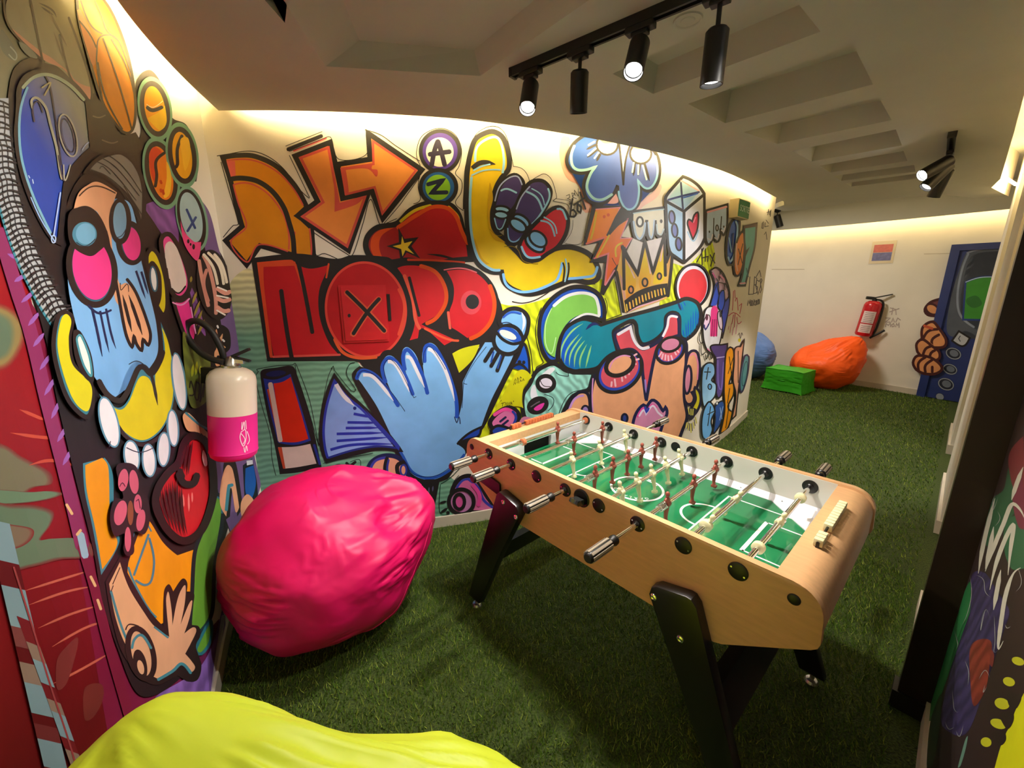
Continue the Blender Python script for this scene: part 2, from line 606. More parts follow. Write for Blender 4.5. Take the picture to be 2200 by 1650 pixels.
M_SMOKE = mat('smoked_plastic', srgb(40, 42, 42), 0.12, noise_amt=0.05, coat=0.6)
M_RED_DOT = mat('orange_ink', srgb(210, 110, 60), 0.5, noise_amt=0.05)

M_FIELD = bpy.data.materials.new('glass_playing_field')
M_FIELD.use_nodes = True
nt = M_FIELD.node_tree
bs = nt.nodes['Principled BSDF']
bs.inputs['Roughness'].default_value = 0.06
bs.inputs['Specular IOR Level'].default_value = 0.5
tc = nt.nodes.new('ShaderNodeTexCoord'); nn = nt.nodes.new('ShaderNodeTexNoise'); nn.inputs['Scale'].default_value = 6
nt.links.new(tc.outputs['Object'], nn.inputs['Vector'])
cr = nt.nodes.new('ShaderNodeValToRGB')
cr.color_ramp.elements[0].position = 0.35; cr.color_ramp.elements[0].color = srgb(22, 108, 66)
cr.color_ramp.elements[1].position = 0.7; cr.color_ramp.elements[1].color = srgb(40, 122, 78)
nt.links.new(nn.outputs['Fac'], cr.inputs[0]); nt.links.new(cr.outputs[0], bs.inputs['Base Color'])

ZR = 0.853          # rod axis
TOP = 0.895         # rim
table = thing('foosball_table', 'beech football table on black legs standing on the green turf', 'table', (-0.105, 1.727, 0.0), R2D(-47.96))


def prof(x0, x1, zt, zb, rt, mid):
    """side outline: rounded top corners, flanks cut inwards below"""
    P = []
    for k in range(9):
        a = math.pi / 2 + k / 8 * math.pi / 2
        P.append((x0 + rt + rt * math.cos(a), zt - rt + rt * math.sin(a)))
    P += [(x0 - 0.004, mid + 0.02), (x0, mid + 0.005), (x0 + 0.012, mid - 0.006)]
    P += [(x0 + 0.205, zb + 0.012), (x0 + 0.225, zb + 0.003), (x0 + 0.25, zb)]
    P += [(x1 - 0.25, zb), (x1 - 0.225, zb + 0.003), (x1 - 0.205, zb + 0.012)]
    P += [(x1 - 0.012, mid - 0.006), (x1, mid + 0.005), (x1 + 0.004, mid + 0.02)]
    for k in range(9):
        a = k / 8 * math.pi / 2
        P.append((x1 - rt + rt * math.cos(a), zt - rt + rt * math.sin(a)))
    return P


X0, X1 = -0.170, 1.240
side = prof(X0, X1, TOP, 0.594, 0.07, 0.742)
for y0, y1 in ((0.0, 0.022), (0.70, 0.722)):
    mb = MB().prism(side, lambda u, v: (u, y0, v), lambda u, v: (u, y1, v), 0.002)
    mb.build('side_panel', M_WOOD, table)
# grey inner faces
for y0, y1 in ((0.022, 0.0245), (0.6975, 0.70)):
    MB().box(-0.045, 1.128, y0, y1, 0.70, TOP - 0.004).build('inner_lining', M_GREY, table)
# wrapped ends: top board that rolls over into the end wall
for sgn, xe, xi in ((-1, X0, -0.045), (1, X1, 1.128)):
    outl = []
    r = 0.068
    zt = TOP - 0.009
    xx = xe - sgn * 0.004
    pts = [(xi, zt)]
    for k in range(11):
        a = k / 10 * math.pi / 2
        pts.append((xx - sgn * r + sgn * r * math.sin(a), zt - r + r * math.cos(a)))
    pts += [(xx, 0.745), (xx - sgn * 0.2, 0.60), (xx - sgn * 0.22, 0.615), (xx - sgn * 0.02, 0.757), (xx - sgn * 0.02, zt - r)]
    for k in range(11):
        a = (1 - k / 10) * math.pi / 2
        pts.append((xx - sgn * r + sgn * (r - 0.02) * math.sin(a), zt - r + (r - 0.02) * math.cos(a)))
    pts += [(xi, zt - 0.02)]
    MB().prism(pts, lambda u, v: (u, 0.0222, v), lambda u, v: (u, 0.6998, v)).build('end_board', M_WOOD, table, smooth=30)
    # inner end wall: wooden lip above, white lining with the goal mouth below
    xa, xb = sorted((xi, xi - sgn * -0.02))
    MB().box(xa, xb, 0.0245, 0.6975, TOP - 0.045, TOP - 0.029).build('end_lip', M_WOOD, table, smooth=0)
    mb = MB()
    mb.box(xa, xb, 0.0245, 0.262, 0.70, TOP - 0.045)
    mb.box(xa, xb, 0.462, 0.6975, 0.70, TOP - 0.045)
    mb.box(xa, xb, 0.262, 0.462, 0.815, TOP - 0.045)
    mb.build('end_lining', M_RAMP, table, smooth=0)
    MB().box(*sorted((xi + sgn * 0.02, xi + sgn * 0.08)), 0.25, 0.474, 0.70, 0.83).build('goal_pocket', M_HOLE, table, smooth=0)
# bottom board
MB().box(0.06, 1.01, 0.0245, 0.6975, 0.600, 0.614).build('bottom_board', M_WOOD, table, smooth=0)
FZ = 0.763
fx0, fx1, fy0, fy1 = -0.025, 1.107, 0.0245, 0.6975
MB().box(fx0 - 0.02, fx1 + 0.02, fy0, fy1, FZ - 0.012, FZ).build('playing_field', M_FIELD, table, smooth=0)


def seg2(mb, a, b, wd, z0, z1):
    a = Vector((a[0], a[1], 0)); b = Vector((b[0], b[1], 0))
    d = (b - a).normalized() * 0.5 * wd
    n = Vector((-d.y, d.x, 0))
    mb.prism([tuple((a + n)[:2]), tuple((b + n)[:2]), tuple((b - n)[:2]), tuple((a - n)[:2])], lambda u, v: (u, v, z0), lambda u, v: (u, v, z1))


# white ramps along both sides and across the corners
for yo, yi in ((fy0, 0.062), (fy1, 0.660)):
    mb = MB()
    for poly in ([(fx0, yo), (fx1, yo), (fx1, yi), (fx0, yi)],):
        zo, zi = FZ + 0.016, FZ + 0.0015
        v = [mb.bm.verts.new((x, y, zo if y == yo else zi)) for x, y in poly]
        mb.bm.faces.new(v)
        w0 = [mb.bm.verts.new((x, y, FZ)) for x, y in poly]
        for i in range(4):
            mb.bm.faces.new((v[i], v[(i + 1) % 4], w0[(i + 1) % 4], w0[i]))
    rp = mb.build('side_ramp', M_RAMP, table, smooth=0)
    for k in range(8):
        MB().cyl((0.075 + 0.15 * k, yo * 0.35 + yi * 0.65, FZ + 0.004), (0.075 + 0.15 * k, yo * 0.35 + yi * 0.65, FZ + 0.0085), 0.0032, seg=10).build('screw', M_STEEL, rp)
for sx, xe in ((-1, fx0), (1, fx1)):
    for yi, yg in ((0.055, 0.222), (0.667, 0.502)):
        mb = MB()
        xin = xe - sx * 0.172
        tri = [(xe, yi), (xin, yi), (xe, yg)]
        v = [mb.bm.verts.new((tri[0][0], tri[0][1], FZ + 0.018)), mb.bm.verts.new((tri[1][0], tri[1][1], FZ + 0.004)), mb.bm.verts.new((tri[2][0], tri[2][1], FZ + 0.004))]
        w0 = [mb.bm.verts.new((x, y, FZ)) for x, y in tri]
        mb.bm.faces.new(v)
        for i in range(3):
            mb.bm.faces.new((v[i], v[(i + 1) % 3], w0[(i + 1) % 3], w0[i]))
        mb.build('corner_ramp', M_RAMP, table, smooth=0)

# printed lines
CX, CY = 0.532, 0.361
mb = MB()


def ring(mb, cx, cy, r, wd, a0=0, a1=360, z0=FZ, z1=FZ + 0.0008, n=64, s=1.0):
    P = []
    k = max(8, int(n * abs(a1 - a0) / 360))
    for i in range(k):
        t0 = R2D(a0 + (a1 - a0) * i / k); t1 = R2D(a0 + (a1 - a0) * (i + 1) / k)
        v = [mb.bm.verts.new((cx + rr * math.cos(t), cy + rr * math.sin(t), z1)) for rr, t in ((r - wd / 2, t0), (r + wd / 2, t0), (r + wd / 2, t1), (r - wd / 2, t1))]
        mb.bm.faces.new(v)


ring(mb, CX, CY, 0.104, 0.010)
ring(mb, CX, CY, 0.092, 0.005, 60, 150)
mb.build('centre_circle', M_LINE, table, smooth=0)
for sx, xe in ((-1, fx0), (1, fx1)):
    mb = MB()
    z1 = FZ + 0.0008
    def ln(a, b, wd=0.006):
        seg2(mb, a, b, wd, FZ, z1)
    xa = xe - sx * 0.125
    xb = xe - sx * 0.29
    ln((xe, 0.245), (xa, 0.245)); ln((xe, 0.479), (xa, 0.479)); ln((xa, 0.242), (xa, 0.482), 0.012)
    ln((xe, 0.150), (xb, 0.150)); ln((xe, 0.574), (xb, 0.574)); ln((xb, 0.147), (xb, 0.577), 0.006)
    ring(mb, xb, CY, 0.085, 0.009, 90 if sx > 0 else -90, 270 if sx > 0 else 90)
    mb.build('penalty_lines', M_LINE, table, smooth=0)


def text_mesh(body, size, mtx_list=None):
    """letters as flat outlines; returns list of (verts, faces) per string"""
    cu = bpy.data.curves.new('t', 'FONT')
    cu.body = body
    cu.size = size
    cu.align_x = 'CENTER'
    cu.resolution_u = 3
    ob = bpy.data.objects.new('t', cu)
    C.objects.link(ob)
    dg = bpy.context.evaluated_depsgraph_get()
    me = ob.evaluated_get(dg).to_mesh()
    vs_ = [v.co.copy() for v in me.vertices]
    fs_ = [tuple(p.vertices) for p in me.polygons]
    ob.evaluated_get(dg).to_mesh_clear()
    bpy.data.objects.remove(ob)
    bpy.data.curves.remove(cu)
    return vs_, fs_


def add_text(mb, body, size, M):
    v, f = text_mesh(body, size)
    nv = [mb.bm.verts.new(M @ p) for p in v]
    for q in f:
        try:
            mb.bm.faces.new([nv[i] for i in q])
        except ValueError:
            pass


mb = MB()
for i, ch in enumerate('GARLANDO'):
    a = R2D(-33 - i * 14)
    # letters stand on the inside of the ring, read from the far side
    pos = Vector((CX + 0.0885 * math.cos(a), CY + 0.0885 * math.sin(a), FZ + 0.001))
    add_text(mb, ch, 0.021, Matrix.Translation(pos) @ Matrix.Rotation(a - math.pi / 2, 4, 'Z') @ Matrix.Translation((0, -0.0075, 0)))
mb.build('field_lettering', M_LINE, table, smooth=0)

# bearings, blanking discs
hole_x = [0.15 * i for i in range(8)]


def disc(mb, x, y, sg, r=0.0255, screws=True):
    mb.lathe([(r, 0), (r, 0.003), (r - 0.003, 0.0045), (0.001, 0.0045)], (x, y, ZR), (0, sg, 0), 32)


for i, x in enumerate(hole_x):
    near_handle = i in (0, 1, 3, 5)
    for y, sg in ((0.0, -1), (0.722, 1), (0.6975, -1), (0.0245, 1)):
        mb = MB()
        disc(mb, x, y, sg)
        if y in (0.6975, 0.0245) or (near_handle and y == 0.0) or (not near_handle and y == 0.722):
            mb.lathe([(0.0125, 0.004), (0.0125, 0.008), (0.0095, 0.011)], (x, y, ZR), (0, sg, 0), 20)
        b = mb.build('bearing' if True else '', M_BLACKPL, table)
        if y == 0.0:
            for sx, sz in ((-0.017, 0.0075), (0.017, -0.0075)):
                MB().lathe([(0.0028, 0.004), (0.0026, 0.0055), (0.0008, 0.0055)], (x + sx, y, ZR + sz), (0, sg, 0), 10).build('screw', M_CHROME, b)
for x in (-0.128, 1.178):
    MB().lathe([(0.0145, 0), (0.0145, 0.002), (0.011, 0.004), (0.002, 0.004)], (x, 0, ZR - 0.005), (0, -1, 0), 20).build('plug', M_BLACKPL, table)
# ball entry cup with its smoked scoop
mb = MB().lathe([(0.034, 0), (0.034, 0.003), (0.030, 0.005), (0.024, 0.003), (0.002, 0.003)], (0.526, 0, ZR - 0.002), (0, -1, 0), 32)
cup = mb.build('ball_entry', M_BLACKPL, table)
mb = MB()
mb.prism([(0.0, 0.0), (0.034, 0.006), (0.044, 0.018), (0.038, 0.030), (0.0, 0.022)], lambda u, v: (0.505, -0.004 - u, ZR - 0.022 + v), lambda u, v: (0.543, -0.004 - u, ZR - 0.022 + v), 0.004)
mb.build('scoop', M_SMOKE, cup)
mb = MB().lathe([(0.022, 0), (0.022, 0.002), (0.017, 0.003), (0.002, 0.003)], (0.522, 0.6975, ZR), (0, -1, 0), 24)
mb.build('ball_entry_inside', M_BLACKPL, table)
# ball return tray under the left flank
tray = [(-0.055, 0.700), (-0.045, 0.752), (-0.03, 0.757), (0.075, 0.742), (0.085, 0.735), (0.085, 0.69), (0.07, 0.682)]
MB().prism(tray, lambda u, v: (u, -0.001, v), lambda u, v: (u, -0.012, v), 0.003).build('ball_return_rim', M_BLACKPL, table)

# legs with levellers and bolts, and the boards that tie them
legp = [(0.828, 0.665), (0.834, 0.692), (0.850, 0.705), (0.940, 0.727), (0.955, 0.726), (0.972, 0.708), (1.012, 0.590), (1.205, 0.05), (1.118, 0.05), (0.955, 0.416)]
for side_n, (ya, yb) in (('n', (-0.042, -0.0005)), ('f', (0.7225, 0.764))):
    for mir in (0, 1):
        P = [((1.07 - x) if mir else x, z) for x, z in legp]
        lg = MB().prism(P, lambda u, v: (u, ya, v), lambda u, v: (u, yb, v), 0.006).build('leg', M_BLACKP, table)
        fx = 1.07 - 1.163 if mir else 1.163
        ym = (ya + yb) / 2
        MB().lathe([(0.024, 0.0), (0.026, 0.006), (0.020, 0.016), (0.008, 0.02), (0.008, 0.055)], (fx, ym, 0.0), (0, 0, 1), 20).build('leveller', M_STEEL, lg)
        yo = ya if side_n == 'n' else yb
        sg = -1 if side_n == 'n' else 1
        for bx, bz in ((0.845, 0.665), (0.938, 0.580)) if not mir else ((0.845, 0.655), (0.925, 0.690)):
            bx = 1.07 - bx if mir else bx
            MB().lathe([(0.0115, 0), (0.0105, 0.003), (0.006, 0.005), (0.002, 0.0035)], (bx, yo, bz), (0, sg, 0), 18).build('bolt', M_CHROME, lg)
for xb in (1.035, 0.035):
    d = 1 if xb > 0.5 else -1
    MB().prism([(xb - 0.02 - d * 0.02, 0.42), (xb + 0.02 - d * 0.02, 0.42), (xb + 0.02 + d * 0.03, 0.30), (xb - 0.02 + d * 0.03, 0.30)], lambda u, v: (u, -0.0005, v), lambda u, v: (u, 0.7225, v), 0.003).build('cross_brace', M_BLACKP, table)


# rods, grips, figures
def figure_mesh():
    mb = MB()
    # hub on the rod, torso, head, tapering legs, foot; z=0 is the rod axis
    mb.lathe([(0.0125, -0.010), (0.0132, -0.006), (0.0132, 0.006), (0.0125, 0.010)], (0, 0, 0), (0, 1, 0), 16)
    for ring_ in ([(-0.073, 0.0085, 0.0075), (-0.066, 0.0095, 0.0085), (-0.0615, 0.0068, 0.006), (-0.05, 0.0075, 0.0062), (-0.035, 0.0095, 0.007), (-0.02, 0.0115, 0.0085), (-0.006, 0.0125, 0.010), (0.004, 0.0132, 0.0105), (0.013, 0.0150, 0.0085), (0.019, 0.0135, 0.0075), (0.0235, 0.0060, 0.0055), (0.0265, 0.0052, 0.0052)],):
        rows = []
        for z, a, b in ring_:
            rows.append([mb.bm.verts.new((b * math.cos(t * math.pi / 8) + (0.0 if z > -0.06 else 0.002), a * math.sin(t * math.pi / 8), z)) for t in range(16)])
        for p, q in zip(rows, rows[1:]):
            for k in range(16):
                mb.bm.faces.new((p[k], p[(k + 1) % 16], q[(k + 1) % 16], q[k]))
        mb.bm.faces.new(rows[0][::-1]); mb.bm.faces.new(rows[-1])
    mb.sphere((0, 0, 0.0345), 0.0082, 0.0082, 0.0105, 14, 10)
    # boot toe
    mb.obox((0.003, 0, -0.071), (1, 0, 0), (0, 1, 0), (0, 0, 1), 0.0105, 0.0085, 0.0055, 0.003)
    return mb


fig_mesh = {}
for k, m in (('brown', M_BROWN), ('cream', M_CREAM)):
    o = figure_mesh().build('player_figure', m)
    fig_mesh[k] = o.data
    bpy.data.objects.remove(o)


def spring(mb, x, y0, y1, r, turns):
    P = []
    n = turns * 12
    for i in range(n + 1):
        a = i / 12 * 2 * math.pi
        P.append((x + r * math.cos(a), y0 + (y1 - y0) * i / n, ZR + r * math.sin(a)))
    mb.tube(P, 0.0016, 6)


rods = [
    ('brown', -0.07, 1.02, [0.459]), ('brown', -0.07, 0.99, [0.41, 0.64]), ('cream', -0.16, 0.90, [0.218, 0.416, 0.621]),
    ('brown', -0.07, 0.98, [0.178, 0.299, 0.41, 0.522, 0.644]), ('cream', -0.14, 0.83, [0.135, 0.244, 0.353, 0.464, 0.585]),
    ('brown', -0.12, 0.92, [0.186, 0.387, 0.582]), ('cream', -0.16, 0.85, [0.158, 0.386]), ('cream', -0.15, 0.82, [0.336])]
tilts = [0, 0, 12, 0, 15, 0, -24, -18]
for i, (colr, ya, yb, ys) in enumerate(rods):
    x = 0.15 * i
    near = colr == 'brown'
    mb = MB()
    # the rod passes through the cabinet; its free end stops just beyond the bearing
    mb.cyl((x, ya if near else -0.004, ZR), (x, 0.726 if near else yb, ZR), 0.0088, seg=20)
    rod = mb.build('rod', M_CHROME, table)
    # grip
    yg = ya if near else yb
    sg = -1 if near else 1
    mb = MB()
    mb.lathe([(0.011, 0), (0.0155, 0.004), (0.0165, 0.014), (0.012, 0.024), (0.0125, 0.030), (0.0165, 0.034), (0.0172, 0.05), (0.0172, 0.122), (0.0160, 0.131), (0.0125, 0.136), (0.006, 0.1365)], (x, yg, ZR), (0, sg, 0), 24)
    grip = mb.build('handle', M_BLACKPL, rod)
    mb = MB()
    for k in range(8):
        a = k * math.pi / 4 + 0.2
        c = Vector((x + 0.0158 * math.cos(a), yg + sg * 0.082, ZR + 0.0158 * math.sin(a)))
        mb.obox(c, (math.cos(a), 0, math.sin(a)), (0, 1, 0), (-math.sin(a), 0, math.cos(a)), 0.0026, 0.046, 0.0042, 0.001)
    mb.build('grip_strips', M_HANDLE, rod)
    # figures
    for y in ys:
        f = bpy.data.objects.new('player_figure', fig_mesh[colr])
        C.objects.link(f)
        f.parent = rod
        f.location = (x, y, ZR)
        f.rotation_euler = (0, R2D(tilts[i]), 0 if near else math.pi)
    # stops and buffers
    if i in (0, 7):
        for y in ((0.212, 0.690) if i == 0 else (0.150, 0.571)):
            MB().lathe([(0.013, -0.011), (0.0175, -0.008), (0.0175, 0.008), (0.013, 0.011)], (x, y, ZR), (0, 1, 0), 20).build('stop_ring', M_TAN if i == 0 else M_CREAM, rod)
    if i == 6:
        MB().lathe([(0.015, -0.012), (0.019, -0.009), (0.019, 0.009), (0.015, 0.012)], (x, 0.150, ZR), (0, 1, 0), 20).build('stop_ring', M_CREAM, rod)
    mb = MB()
    y_first, y_last = ys[0], ys[-1]
    if near and i in (1, 3, 5):
        spring(mb, x, y_first - 0.055, y_first - 0.014, 0.0125, 5)
    elif i == 0:
        spring(mb, x, 0.175, 0.20, 0.0125, 4)
    else:
        spring(mb, x, y_last + 0.014, y_last + 0.03, 0.0115, 3)
    mb.build('spring', M_CHROME, rod)

# score counters on the end boards
def counter(xc, y0, groups, m, pin):
    top = TOP - 0.009
    mb = MB()
    mb.cyl((xc, y0, top + 0.015), (xc, y0 + 0.32, top + 0.015), 0.0035, seg=10)
    for yp in (y0 + 0.004, y0 + 0.316):
        mb.box(xc - 0.004, xc + 0.004, yp - 0.004, yp + 0.004, top, top + 0.016)
    rail = mb.build('score_counter', M_BLACKPL, table)
    for a, n in groups:
        for k in range(n):
            yb_ = y0 + a + k * 0.0205
            MB().obox((xc, yb_ + 0.0102, top + 0.013), (1, 0, 0), (0, 1, 0), (0, 0, 1), 0.0115, 0.0094, 0.0115, 0.004).build('score_bead', m, rail)


counter(1.172, 0.212, [(0.002, 3), (0.11, 10)], M_CREAM, 0)
counter(-0.100, 0.215, [(0.01, 3), (0.105, 10)], M_TAN, 0)
# ---------------------------------------------------------------- bean bags and pouf
def fabric(name, col, sheen=0.3, rough=0.5):
    m = mat(name, col, rough, noise_amt=0.03, noise_scale=5, bump=0.12, bump_scale=9, spec=0.45)
    return m


def smooth01(a, b, x):
    t = max(0.0, min(1.0, (x - a) / (b - a)))
    return t * t * (3 - 2 * t)


class Bag:
    def __init__(s, r, tip, tip_len, tip_pow, zb, seed, wr=0.010, cr=0.006, dents=(), sq=1.0, low=1.0):
        s.sq = sq; s.low = low
        s.r = r; s.t = Vector(tip).normalized(); s.L = tip_len; s.p = tip_pow; s.zb = zb; s.o = Vector((seed * 3.7, seed * 1.3, seed * 7.1)); s.wr = wr; s.cr = cr
        a = Vector((0, 0, 1)) if abs(s.t.z) < 0.9 else Vector((1, 0, 0))
        s.e1 = s.t.cross(a).normalized(); s.e2 = s.t.cross(s.e1)
        s.dents = [(Vector(q).normalized(), w_, h_) for q, w_, h_ in dents]

    def at(s, d):
        rx, ry, rz = s.r
        g_ = [math.copysign(abs(v) ** s.sq, v) for v in d]
        p = Vector((rx * g_[0], ry * g_[1], rz * g_[2] * (s.low if g_[2] < 0 else 1.0)))
        c = d.dot(s.t)
        if c > 0:
            p += s.t * (s.L * c ** s.p)
        for q, w_, h_ in s.dents:
            k = d.dot(q)
            if k > 0:
                p -= q * h_ * math.exp(-((1 - k) / w_) ** 2)
        # folds gathered at the tip
        x, y = d.dot(s.e1), d.dot(s.e2)
        al = math.atan2(y, x)
        be = math.acos(max(-1, min(1, c)))
        nn = Vector((math.cos(al) * 2.6, math.sin(al) * 2.6, be * 0.7)) + s.o
        f = 1 - abs(noise.noise(nn)) * 2.2
        f2 = 1 - abs(noise.noise(nn * 2.3 + Vector((5, 1, 2)))) * 2.2
        amp = s.wr * (smooth01(1.5, 0.4, be)) * smooth01(0.02, 0.30, be)
        k1 = smooth01(-0.15, 0.35, noise.noise(d * 2.1 + s.o * 3)); k2 = smooth01(-0.15, 0.3, noise.noise(d * 2.7 - s.o * 2))
        h = amp * (1.1 * f * k1 + 0.7 * f2 * k2)
        # crumpled cloth: sharp little ridges in patches
        q1 = d * 4.3 + s.o * 1.1
        c1 = max(0.0, 1 - abs(noise.noise(q1 + Vector((noise.noise(q1 * 0.6) * 1.5, 0, 0)))) * 5)
        c2 = max(0.0, 1 - abs(noise.noise(d * 8.5 - s.o)) * 5)
        up = smooth01(-0.35, 0.3, d.z + 0.5 * c)
        h += s.wr * up * (0.26 * c1 * k2 + 0.10 * c2 * k1)
        # short horizontal creases on the belly
        g = noise.noise(Vector((d.x * 2.2, d.y * 2.2, d.z * 15)) + s.o)
        m = smooth01(-0.05, 0.35, noise.noise(Vector((d.x * 1.3, d.y * 1.3, d.z * 1.3)) + s.o * 2)) * smooth01(0.75, 0.2, abs(d.z + 0.15))
        h += s.cr * (1 - abs(g) * 3) * m
        # large soft dents
        h += 0.028 * noise.noise(d * 1.7 + s.o * 1.7) + 0.010 * noise.noise(d * 4.1 + s.o)
        p += d * h
        if p.z < -s.zb:
            p.z = -s.zb + (p.z + s.zb) * 0.04
        return p

    def mesh(s, nu=220, nv=150):
        mb = MB()
        rows = []
        for j in range(nv + 1):
            th = math.pi * j / nv
            row = []
            for i in range(nu if 0 < j < nv else 1):
                ph = 2 * math.pi * i / nu
                row.append(mb.bm.verts.new(s.at(Vector((math.sin(th) * math.cos(ph), math.sin(th) * math.sin(ph), math.cos(th))))))
            rows.append(row)
        for j in range(nv):
            a, b = rows[j], rows[j + 1]
            for i in range(nu):
                i2 = (i + 1) % nu
                if len(a) == 1:
                    mb.bm.faces.new((a[0], b[i], b[i2]))
                elif len(b) == 1:
                    mb.bm.faces.new((a[i], b[0], a[i2]))
                else:
                    mb.bm.faces.new((a[i], b[i], b[i2], a[i2]))
        return mb

    def seam(s, mb, axis, a0, a1, tilt=0.0, n=60, r=0.0025):
        """stitched seam: a meridian from the tip"""
        P = []
        for k in range(n + 1):
            be = a0 + (a1 - a0) * k / n
            al = axis + tilt * math.sin(be)
            d = s.t * math.cos(be) + (s.e1 * math.cos(al) + s.e2 * math.sin(al)) * math.sin(be)
            P.append(s.at(d) + d * 0.0005)
        mb.tube(P, r, 6)


def bean_bag(label, loc, rz, bag, m, seams=(), group='nylon bean bags on the turf'):
    t = thing('bean_bag', label, 'bean bag', loc, rz, group)
    bag.mesh().build('cover', m, t, smooth=180)
    if seams:
        mb = MB()
        for q in seams:
            bag.seam(mb, *q)
        mb.build('seam', m, t, smooth=180)
    return t


M_PINK = fabric('pink_nylon', srgb(204, 2, 88))
M_YEL = fabric('neon_yellow_nylon', srgb(208, 226, 52))
M_ORG = fabric('orange_nylon', srgb(255, 92, 10))
M_BLU = fabric('blue_nylon', srgb(92, 128, 196))
M_GRN = fabric('green_leatherette', srgb(52, 165, 24))

bag_pink = Bag((0.435, 0.43, 0.385), (0.86, 0.30, 0.40), 0.10, 7, 0.350, 3, 0.016, 0.010, dents=[((0.45, -0.15, 0.75), 0.10, 0.04), ((0.78, -0.16, 0.55), 0.022, 0.05), ((0.70, 0.1, 0.68), 0.012, 0.03)])
bean_bag('big shiny pink bean bag slumped in the corner below the pink and white extinguisher', (-0.885, 1.735, 0.352), 0, bag_pink, M_PINK, [(2.2, 0.25, 2.3, 0.3), (4.0, 0.25, 2.4, -0.3), (0.6, 0.3, 2.0, 0.2)])
bag_yel = Bag((0.490, 0.361, 0.350), (-0.618, 0.302, 0.726), 0.235, 6.7, 0.415, 8, 0.016, 0.005, sq=0.763, low=1.2)
bean_bag('neon yellow bean bag in the foreground against the red painted wall', (-0.205, 0.345, 0.417), 0, bag_yel, M_YEL, [(1.2, 0.3, 2.0, 0.2)])
bag_org = Bag((0.44, 0.42, 0.36), (0.62, 0.12, 0.80), 0.24, 4, 0.30, 5, 0.030, 0.009, dents=[((-0.25, -0.5, 0.75), 0.12, 0.06)])
bean_bag('orange bean bag lounger on the turf under the red fire extinguisher', (4.90, 6.40, 0.302), R2D(-38), bag_org, M_ORG, [(1.9, 0.3, 2.2, 0.2)])
bag_blu = Bag((0.47, 0.44, 0.40), (-0.2, 0.1, 0.95), 0.08, 5, 0.36, 11, 0.024, 0.012)
bean_bag('pale blue bean bag half hidden behind the end of the painted wall', (4.03, 7.08, 0.362), 0, bag_blu, M_BLU, [(0.9, 0.3, 2.2, 0.2)])

# pouf: a soft cube
t = thing('pouf', 'bright green cube pouf beside the orange bean bag', 'pouf', (4.22, 6.14, 0.0), R2D(-56))
mb = MB()
n = 26
hx, hy, hz = 0.262, 0.215, 0.160
grid = {}


def pouf_pt(a, b, c):
    x, y, z = a, b, c
    k = 0.0
    sx = 1 - 0.05 * (z * z) - 0.02 * y * y
    q = Vector((x * hx * (0.97 + 0.06 * (1 - y * y) * (1 - z * z)), y * hy * (0.97 + 0.08 * (1 - x * x) * (1 - z * z)), z * hz * (0.98 + 0.05 * (1 - x * x) * (1 - y * y))))
    wv = noise.noise(Vector((x * 2, y * 2, z * 6)) + Vector((4, 2, 9)))
    q += Vector((x, y, 0)) * (0.004 * (1 - abs(wv) * 3)) * (1 - z * z)
    q.z += 0.012 * noise.noise(Vector((x * 1.5, y * 1.5, 3.0)))
    pass
    if z < 0:
        q.x += 0.03 * x * z * z; q.y += 0.03 * y * z * z
    return q


for ax in range(3):
    for s_ in (-1, 1):
        V = [[None] * (n + 1) for _ in range(n + 1)]
        for i in range(n + 1):
            for j in range(n + 1):
                a = -1 + 2 * i / n; b = -1 + 2 * j / n
                co = [0, 0, 0]
                co[ax] = s_; co[(ax + 1) % 3] = a; co[(ax + 2) % 3] = b
                V[i][j] = mb.bm.verts.new(pouf_pt(*co))
        for i in range(n):
            for j in range(n):
                f = (V[i][j], V[i + 1][j], V[i + 1][j + 1], V[i][j + 1])
                mb.bm.faces.new(f if s_ > 0 else f[::-1])
bmesh.ops.remove_doubles(mb.bm, verts=mb.bm.verts[:], dist=0.0005)
zmin = min(v.co.z for v in mb.bm.verts)
for v in mb.bm.verts:
    v.co.z -= zmin
    if v.co.z < 0.012:
        v.co.z *= 0.2
mb.build('cover', M_GRN, t, smooth=50)
mb = MB()
for pts in ([(-1, -1, 1), (1, -1, 1), (1, 1, 1), (-1, 1, 1)],):
    P = []
    for a, b in zip(pts, pts[1:] + pts[:1]):
        for k in range(14):
            f = k / 14
            q = pouf_pt(*[a[i] + (b[i] - a[i]) * f for i in range(3)])
            q.z -= zmin
            P.append(q)
    mb.tube(P, 0.005, 6, closed=True)
mb.build('piping', M_GRN, t)

# ---------------------------------------------------------------- fire extinguishers
M_EXTW = mat('white_enamel', srgb(226, 212, 194), 0.28, noise_amt=0.03)
M_EXTP = mat('pink_enamel', srgb(226, 36, 140), 0.4, noise_amt=0.04)
M_EXTR = mat('red_enamel', srgb(190, 20, 34), 0.25, noise_amt=0.03)
M_RUBBER = mat('black_rubber', srgb(26, 24, 23), 0.5, noise_amt=0.1)
M_BRASS = mat('nickel', (0.62, 0.58, 0.5, 1), 0.3, 1.0)
M_LABEL = mat('paper_label', srgb(226, 206, 206), 0.6, noise_amt=0.03)
M_INKG = mat('grey_ink', srgb(120, 100, 104), 0.6, noise_amt=0.05)
M_TAGW = mat('white_marker', srgb(246, 214, 236), 0.5, noise_amt=0.03)

